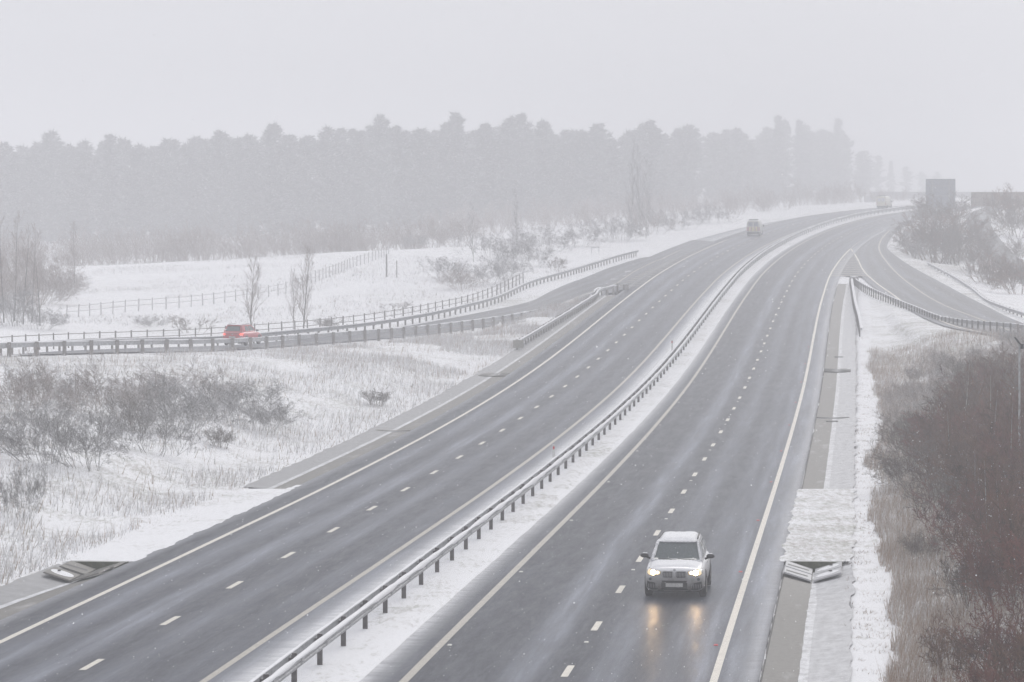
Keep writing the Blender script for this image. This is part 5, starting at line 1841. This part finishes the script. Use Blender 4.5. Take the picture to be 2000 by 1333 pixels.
M['pale_bark'] = m_frosted('pale_bark', (0.42, 0.42, 0.39), 0.4, 0.9, 4, .3)
pb = [(BT[k][0].copy(), BT[k][1].copy(), BT[k][2]) for k in (0, 1)]
for a_, b_, _h in pb:
    a_.materials[0] = M['pale_bark']
    b_.materials[0] = M['twig_brown']
BT += pb
pf = [(BT[k][0].copy(), BT[k][1].copy(), BT[k][2]) for k in (3, 2)]  # pale bark and frosted twigs paint haze into these far trees
for a_, b_, _h in pf:
    a_.materials[0] = M['pale_bark']
    b_.materials[0] = M['twig_frost']
BT += pf
BTG = 'slender bare trees'
for i, x, Y, h, w_, lab in ((4, 1955, 96, 3.3, .9, 'pale-stemmed sapling in the thicket nearest the bottom right corner'), (5, 1905, 109, 3.5, .9, 'pale-stemmed sapling in the thicket level with the drain inlet'), (4, 1975, 118, 4.0, .9, 'pale-stemmed sapling at the right edge above the corner of the thicket'), (5, 1860, 128, 3.6, .9, 'pale-stemmed sapling at the left side of the dense thicket'), (4, 1930, 140, 4.1, .9, 'pale-stemmed sapling in the middle of the dense thicket'), (5, 1880, 150, 4.2, .9, 'pale-stemmed sapling high in the thicket left of the pole'), (4, 1940, 128, 3.9, .9, 'pale-stemmed sapling below the pole in the thicket'), (4, 1985, 88, 3.0, .9, 'pale-stemmed sapling cut by the right edge'), (5, 1930, 103, 3.4, .9, 'pale-stemmed sapling amid reddish shrubs'),
                            (5, 1890, 90, 2.4, .8, 'small pale-stemmed sapling low in the thicket by the tan grass'),
                            (0, 490, 266, 6.1, 1.0, 'slender bare tree right behind the red car'), (1, 592, 268, 7.0, 1.0, 'taller slender bare tree behind the fence, right of the one behind the red car'), (0, 573, 271, 5.0, .7, 'thin bare sapling leaning beside the taller slender tree'),
                            (2, 8, 272, 8.6, .9, 'tall bare sapling half cut by the left edge'), (3, 28, 276, 9.2, .9, 'tallest bare sapling of the clump at the left edge'), (2, 45, 270, 8.0, .8, 'bare sapling in the middle of the left clump'), (3, 62, 274, 8.2, .8, 'bare sapling fourth from the left edge'), (2, 78, 268, 7.0, .8, 'shorter bare sapling at the right of the left clump'),
                            (1, 145, 350, 7.0, .9, 'faint bare tree in the field right of the left clump'), (6, 1232, 452, 12.5, .6, 'tall faint bare tree before the wood left of the van'), (7, 1250, 456, 13.0, .6, 'tallest faint bare tree before the wood left of the van'), (6, 1262, 450, 11.0, .6, 'faint bare tree at the right of the tall pair before the wood'),
                            (6, 1010, 402, 8.0, .7, 'faint bare tree in the scrub behind the sign frame'), (7, 925, 385, 7.0, .7, 'faint bare tree in the scrub above the bend of the barrier')):
    bare_tree(i, (x - 1000) * Y / FPX, Y, h, lab, BTG, w_)


# conifers of the wood
def conifer_mesh(seed, kind, h):
    rng = np.random.default_rng(seed)
    n = 7000
    if kind == 'pine':
        v0 = .03
        prof = lambda v: .23 * h * np.clip(np.sin(math.pi * np.clip((v - v0) / (1 - v0), 0, 1) ** .85), .05, 1) ** .7
    elif kind == 'spruce':
        v0 = .03
        prof = lambda v: .19 * h * np.clip(1 - v, 0, 1) ** .85 + .12
    elif kind == 'cedar':
        v0 = .03
        prof = lambda v: .26 * h * np.clip(1 - ((v - .45) / .56) ** 2, .04, 1)
    else:
        v0 = .03
        prof = lambda v: .17 * h * np.clip(1 - ((v - .5) / .52) ** 4, .06, 1)
    nb = 95
    bv = v0 + (1 - v0) * (np.arange(nb) + rng.uniform(0, 1, nb)) / nb
    baz = rng.uniform(0, 2 * math.pi, nb)
    lump_ = .70 + .3 * np.sin(baz * 2 + seed) * np.sin(bv * 9 + seed) + rng.uniform(-.38, .48, nb)
    bl = prof(bv) * lump_
    bi = rng.integers(0, nb, n)
    t = rng.uniform(.05, 1.05, n) ** .7
    r = bl[bi] * t
    rise = {'pine': .35, 'spruce': -.25, 'cedar': .15, 'fir': .2}[kind]
    c = np.stack([np.cos(baz[bi]) * r, np.sin(baz[bi]) * r, bv[bi] * h + rise * r], 1) + rng.normal(0, .24, (n, 3)) * np.array([1, 1, .6])
    s = rng.uniform(.2, .5, n)[:, None]
    d1 = rng.normal(0, 1, (n, 3))
    d1[:, 2] *= .5
    d1 += np.stack([np.cos(baz[bi]), np.sin(baz[bi]), np.full(n, .5)], 1) * .8
    d1 /= np.linalg.norm(d1, axis=1, keepdims=True)
    d2 = np.cross(d1, rng.normal(0, 1, (n, 3)))
    d2 /= np.linalg.norm(d2, axis=1, keepdims=True) + 1e-9
    V = np.stack([c - d2 * s * .30, c + d2 * s * .30, c + d1 * s * 2.2], 1).reshape(-1, 3)
    # a leading shoot
    tip = []
    if kind in ('spruce', 'fir', 'cedar'):
        for k in range(26):
            z = h * (1 - .004 * k * (3 if kind == 'cedar' else 2))
            az = rng.uniform(0, 6.28)
            q = .10 + .022 * k
            cc = np.array([math.cos(az) * q * .4, math.sin(az) * q * .4, z])
            tip += [cc, cc + np.array([0, 0, .35]), cc + np.array([math.cos(az) * (.3 + q), math.sin(az) * (.3 + q), .25])]
        V = np.concatenate([V, np.array(tip)], 0)
    F = np.arange(len(V)).reshape(-1, 3)
    tr = []
    p = np.array([0, 0, -.5])
    for i in range(6):
        q = np.array([rng.normal(0, .06), rng.normal(0, .06), h * (i + 1) / 6 * .97])
        tr.append((*p, *q, .013 * h * (1 - .15 * i), .013 * h * (1 - .15 * (i + 1))))
        p = q
    for k in range(24):
        z = h * rng.uniform(.12, .9)
        az = rng.uniform(0, 6.28)
        L = prof(np.array([z / h]))[0] * .8
        tr.append((0, 0, z, math.cos(az) * L, math.sin(az) * L, z + rise * L, .05, .015))
    a = mk_np('trunk', *seg_mesh(tr), M['bark'], do_link=False).data
    b = mk_np('crown', V, F, M['needles2'] if kind in ('cedar', 'spruce') else M['needles'], do_link=False).data
    return a, b, h


CN = {k: [conifer_mesh(50 + 7 * j + i, k, 17.0) for i in range(nv)] for j, (k, nv) in enumerate((('pine', 3), ('spruce', 2), ('cedar', 2), ('fir', 2)))}
ctop = spl([-200, 0, 30, 60, 100, 140, 180, 215, 260, 300, 360, 430, 480, 500, 535, 575, 640, 700, 740, 790, 830, 890, 920, 960, 1015, 1035, 1060, 1100, 1130, 1165, 1200, 1265, 1300, 1340, 1400, 1440, 1480, 1520, 1560, 1600, 1635, 1665, 1700, 1750, 1800],
           [285, 287, 292, 280, 268, 286, 280, 272, 284, 290, 274, 264, 268, 272, 252, 258, 258, 254, 238, 256, 264, 234, 252, 252, 236, 256, 246, 257, 256, 252, 264, 246, 257, 249, 262, 257, 258, 238, 244, 257, 242, 284, 298, 318, 335])


def conifer(kind, i, x, Y, top_y, label, group):
    X_ = (x - 1000) * Y / FPX
    z = gz(X_, Y)
    h = CAMZ - (top_y - HOR) * Y / FPX - z
    a, b, H_ = CN[kind][i % len(CN[kind])]
    t = empty('conifer_tree', (X_, Y, z), R.uniform(0, 6.28), label, 'tree', group)
    s = h / H_
    w = max(.75, min(1.6, s * .6 + .4)) * R.uniform(.9, 1.1)
    t.scale = (w, w, s)
    link(bpy.data.objects.new('trunk', a), t)
    link(bpy.data.objects.new('crown', b), t)
    return t


CG = 'conifers of the hazy wood'
depth = lambda x: 700 + max(0, (x - 800)) / 900 * 150 + max(0, x - 1250) / 450 * 280
marks = ((100, 'fir', 262, 'twin-topped conifer standing out near the left end of the wood'), (215, 'spruce', 268, 'ragged conifer breaking the skyline above the left field'), (5, 'pine', 284, 'conifer cut by the left edge of the picture'), (535, 'fir', 247, 'narrow dark pointed conifer left of the middle of the wood'),
         (430, 'pine', 260, 'broad round-topped conifer on the skyline above the slender tree'), (740, 'pine', 231, 'broad bushy pine rising above its neighbours, centre-left of the wood'), (890, 'cedar', 226, 'spreading cedar with a thin spiky top in the wood'), (1018, 'cedar', 226, 'cedar with a level pointed top near the middle of the wood'),
         (1062, 'fir', 240, 'small dark rounded conifer beside the pointed cedar'), (1165, 'pine', 246, 'dense rounded pine above the sign frame'), (1268, 'pine', 240, 'pale round pine above the tall bare trees'), (1520, 'spruce', 230, 'tallest spruce with a thin leader right of the van'), (1562, 'spruce', 238, 'second spruce right of the tallest one'), (1637, 'spruce', 236, 'last slim spruce at the right end of the wood'),
         (330, 'fir', 276, 'slim fir just left of the middle of the left half'), (640, 'pine', 254, 'pine between the pointed conifer and the broad bushy pine'), (820, 'fir', 256, 'slim fir between the bushy pine and the cedar'), (950, 'fir', 246, 'slim fir between the two cedars'), (1345, 'fir', 248, 'hazy fir above the bend of the far carriageway'), (1440, 'pine', 254, 'hazy pine left of the tallest spruce'))
for j, (x, k, ty, lab) in enumerate(marks):
    conifer(k, j, x, depth(x) - 12, ty, lab, CG)
kinds = ['pine', 'fir', 'spruce', 'fir', 'pine', 'cedar', 'fir']
j = 0
for row, (dY, st, drop_, lab) in enumerate(((0, 33, 7, 'dark hazy conifer in the front row of the wood'), (16, 36, 3, 'hazy conifer in the second row of the wood'), (34, 40, 6, 'paler conifer deep in the wood'))):
    x = -60 + row * 11
    while x < 1690:
        xx = x + R.uniform(-8, 8)
        if all(abs(xx - m_[0]) > 13 for m_ in marks) or row:
            ty = float(ctop(xx)) + drop_ + R.uniform(-6, 13)
            conifer(kinds[j % 7] if xx < 1230 else ('pine', 'pine', 'fir')[j % 3], j, xx, depth(xx) + dY + R.uniform(-5, 5), ty, lab, CG)
        j += 1
        x += st
for j, x in enumerate((1690, 1715, 1740, 1770, 1800, 1830)):
    conifer(kinds[j], j, x, 1220 + j * 25, float(ctop(min(x, 1800))) + 2, 'faintest conifer at the far right end of the wood where it fades out', CG)

# scrub at the foot of the wood: one mass
segs = []
rng = np.random.default_rng(77)
for j in range(300):
    x = rng.uniform(-60, 1760)
    Y = rng.uniform(560 + max(0, x - 1300) * .45, min(depth(x) - 15, 860)) if x > 850 else rng.uniform(448, 520)
    X_ = (x - 1000) * Y / FPX
    z = gz(X_, Y)
    h = rng.uniform(3.0, 6.5)
    for k in range(7):
        a = rng.uniform(0, 6.28)
        d = np.array([math.cos(a) * .5, math.sin(a) * .5, 1.0])
        grow(rng, segs, (X_ + math.cos(a) * .8, Y + math.sin(a) * .8, z - .2), d / np.linalg.norm(d), h * rng.uniform(.6, 1), .05, 2, 4, [7, 4], .05, .14, .5, .018, (25, 60))
o = mk_np('undergrowth', *seg_mesh(segs), M['twig_mid'])  # pale frosted twigs also stand in for mist below the trees
o['kind'] = 'stuff'

# dead grass: blades
def grass(name, XY, hmin, hmax, width, tint, lean=.25):
    n = len(XY)
    z, _ = ground_np(XY)
    rng = np.random.default_rng(n)
    h = rng.uniform(hmin, hmax, n) * rng.uniform(.6, 1, n)
    a = rng.uniform(0, 2 * math.pi, n)
    w = width * rng.uniform(.6, 1.4, n)
    l = rng.normal(0, lean, (n, 2)) + np.array([[.10, 0]])
    base = np.stack([XY[:, 0], XY[:, 1], z - .03], 1)
    dx = np.stack([np.cos(a) * w, np.sin(a) * w, np.zeros(n)], 1)
    tip = base + np.stack([l[:, 0] * h, l[:, 1] * h, h], 1)
    V = np.stack([base - dx, base + dx, tip], 1).reshape(-1, 3)
    o = mk_np(name, V, np.arange(3 * n).reshape(-1, 3), M['grass'])
    tt = np.repeat(np.clip(tint[0] + rng.normal(0, tint[1], n), 0, 1), 3)
    tt[2::3] = np.clip(tt[2::3] + .05, 0, 1)
    at_ = o.data.attributes.new('tint', 'FLOAT', 'POINT')
    at_.data.foreach_set('value', tt.astype(np.float32))
    o['kind'] = 'stuff'
    return o


def patchy(n, f, sc, thr, rng):
    """n points from generator f kept where a noise field is above thr"""
    P_ = f(n)
    k = np.array([noise.noise(Vector((x * sc, y * sc, 7.7))) > thr for x, y in P_])
    return P_[k]


rng = np.random.default_rng(5)


def bank_pts(n):
    Y = rng.uniform(84, 322, n)
    a = rx(Y, -19.4)
    b = np.where(Y > 200, nbx(np.clip(Y, 186, 323)) + 1.9, -0.25 * Y - 6)
    t = rng.uniform(0, 1, n)
    X_ = a + (b - a) * t
    return np.stack([X_, Y], 1)[X_ < a]


grass('dead_grass', patchy(100000, bank_pts, .16, -.12, rng), .25, .75, .016, (.77, .15))
grass('dead_grass', patchy(21000, bank_pts, .30, .12, rng), .45, 1.0, .014, (.56, .16))


def right_pts(n):
    Y = 52 + 190 * rng.uniform(0, 1, n) ** 1.3
    u = 8.45 + wv(Y) + rng.uniform(0, 1, n) ** 1.15 * np.clip(.164 * Y + 3 - rx(Y, 8.35), 2, 18)
    return np.stack([rx(Y, 0) + u, Y], 1)


grass('dead_grass', patchy(80000, right_pts, .5, -.25, rng), .35, .95, .011, (.50, .18))
grass('dead_grass', patchy(42000, right_pts, .35, .05, rng), .5, 1.1, .010, (.40, .15))
grass('dead_grass', patchy(30000, right_pts, .25, -.1, rng), .3, .8, .012, (.75, .15))


def med_pts(n):
    Y = 60 + 300 * rng.uniform(0, 1, n) ** 1.6
    return np.stack([rx(Y, rng.uniform(-6.6, -4.95, n)), Y], 1)


mp_ = patchy(34000, med_pts, 1.5, -.10, rng)
grass('median_grass', mp_, .07, .20, .011, (.20, .16), .8)


def verge_pts(n):
    Y = 55 + 240 * rng.uniform(0, 1, n) ** 1.5
    return np.stack([rx(Y, np.where(rng.uniform(0, 1, n) < .6, rng.uniform(6.95, 8.4, n), rng.uniform(-20.6, -18.9, n))), Y], 1)


def infill_pts(n):
    Y = rng.uniform(107.5, 135.5, n)
    return np.stack([rx(Y, rng.uniform(5.15, 7.1, n)), Y], 1)


o_ = grass('verge_grass', patchy(14000, infill_pts, .9, -.1, rng), .07, .19, .013, (.42, .2), .8)
o_.location.z = .05
grass('verge_grass', patchy(26000, verge_pts, 1.2, .08, rng), .08, .18, .012, (.55, .2), .6)


def field_pts(n):
    Y = rng.uniform(262, 440, n)
    x = rng.uniform(-20, 1120, n)
    return np.stack([(x - 1000) * Y / FPX, Y], 1)


fp = patchy(30000, field_pts, .09, .0, rng)
fp = fp[fp[:, 0] < fbx(np.clip(fp[:, 1], 194, 400)) - 1.0]
grass('field_grass', fp, .15, .5, .03, (.78, .15), .4)

# ------------------------------------------------------------------ falling snow
rng = np.random.default_rng(99)
n = 7000
Yf = 14 + 66 * rng.uniform(0, 1, n) ** .55
c = np.stack([Yf * rng.uniform(-.21, .21, n), Yf, CAMZ + Yf * rng.uniform(-.175, .075, n)], 1)
c = c[c[:, 2] > 1.0]
n = len(c)
s_ = rng.uniform(.0026, .0068, (n, 1)) * (0.6 + c[:, 1:2] / 50)
a_ = rng.normal(0, 1, (n, 3))
a_ /= np.linalg.norm(a_, axis=1, keepdims=True)
b_ = np.cross(a_, rng.normal(0, 1, (n, 3)))
b_ /= np.linalg.norm(b_, axis=1, keepdims=True)
V = np.stack([c + a_ * s_, c + b_ * s_ * .9, c - a_ * s_ * .9, c - b_ * s_], 1)
F = np.arange(4 * n).reshape(-1, 4)
fl = NT('snow_flake')
d1, d2, mx_ = fl.new('ShaderNodeBsdfDiffuse'), fl.new('ShaderNodeBsdfTranslucent'), fl.new('ShaderNodeMixShader')
for d_ in (d1, d2):
    d_.inputs['Color'].default_value = (.97, .97, .98, 1)
mx_.inputs[0].default_value = .55
fl.t.links.new(d1.outputs[0], mx_.inputs[1])
fl.t.links.new(d2.outputs[0], mx_.inputs[2])
fl.t.links.new(mx_.outputs[0], fl.out.inputs['Surface'])
fl.n.remove(fl.b)
o = mk_np('falling_snow', V.reshape(-1, 3), F, fl.m)
o['kind'] = 'stuff'

# ------------------------------------------------------------------ the air: snow-laden haze
hz = MB().box((0, 810, 20.5), (1320, 1840, 52)).build('haze', None)
hz['kind'] = 'stuff'
hm = bpy.data.materials.new('haze_air')
hm.use_nodes = True
hn = hm.node_tree.nodes
hn.remove(hn['Principled BSDF'])
pv = hn.new('ShaderNodeVolumePrincipled')
pv.inputs['Color'].default_value = (0.93, 0.934, 0.952, 1)
pv.inputs['Density'].default_value = HAZE
pv.inputs['Anisotropy'].default_value = 0.1
hm.node_tree.links.new(pv.outputs[0], hn['Material Output'].inputs['Volume'])
hz.data.materials.append(hm)
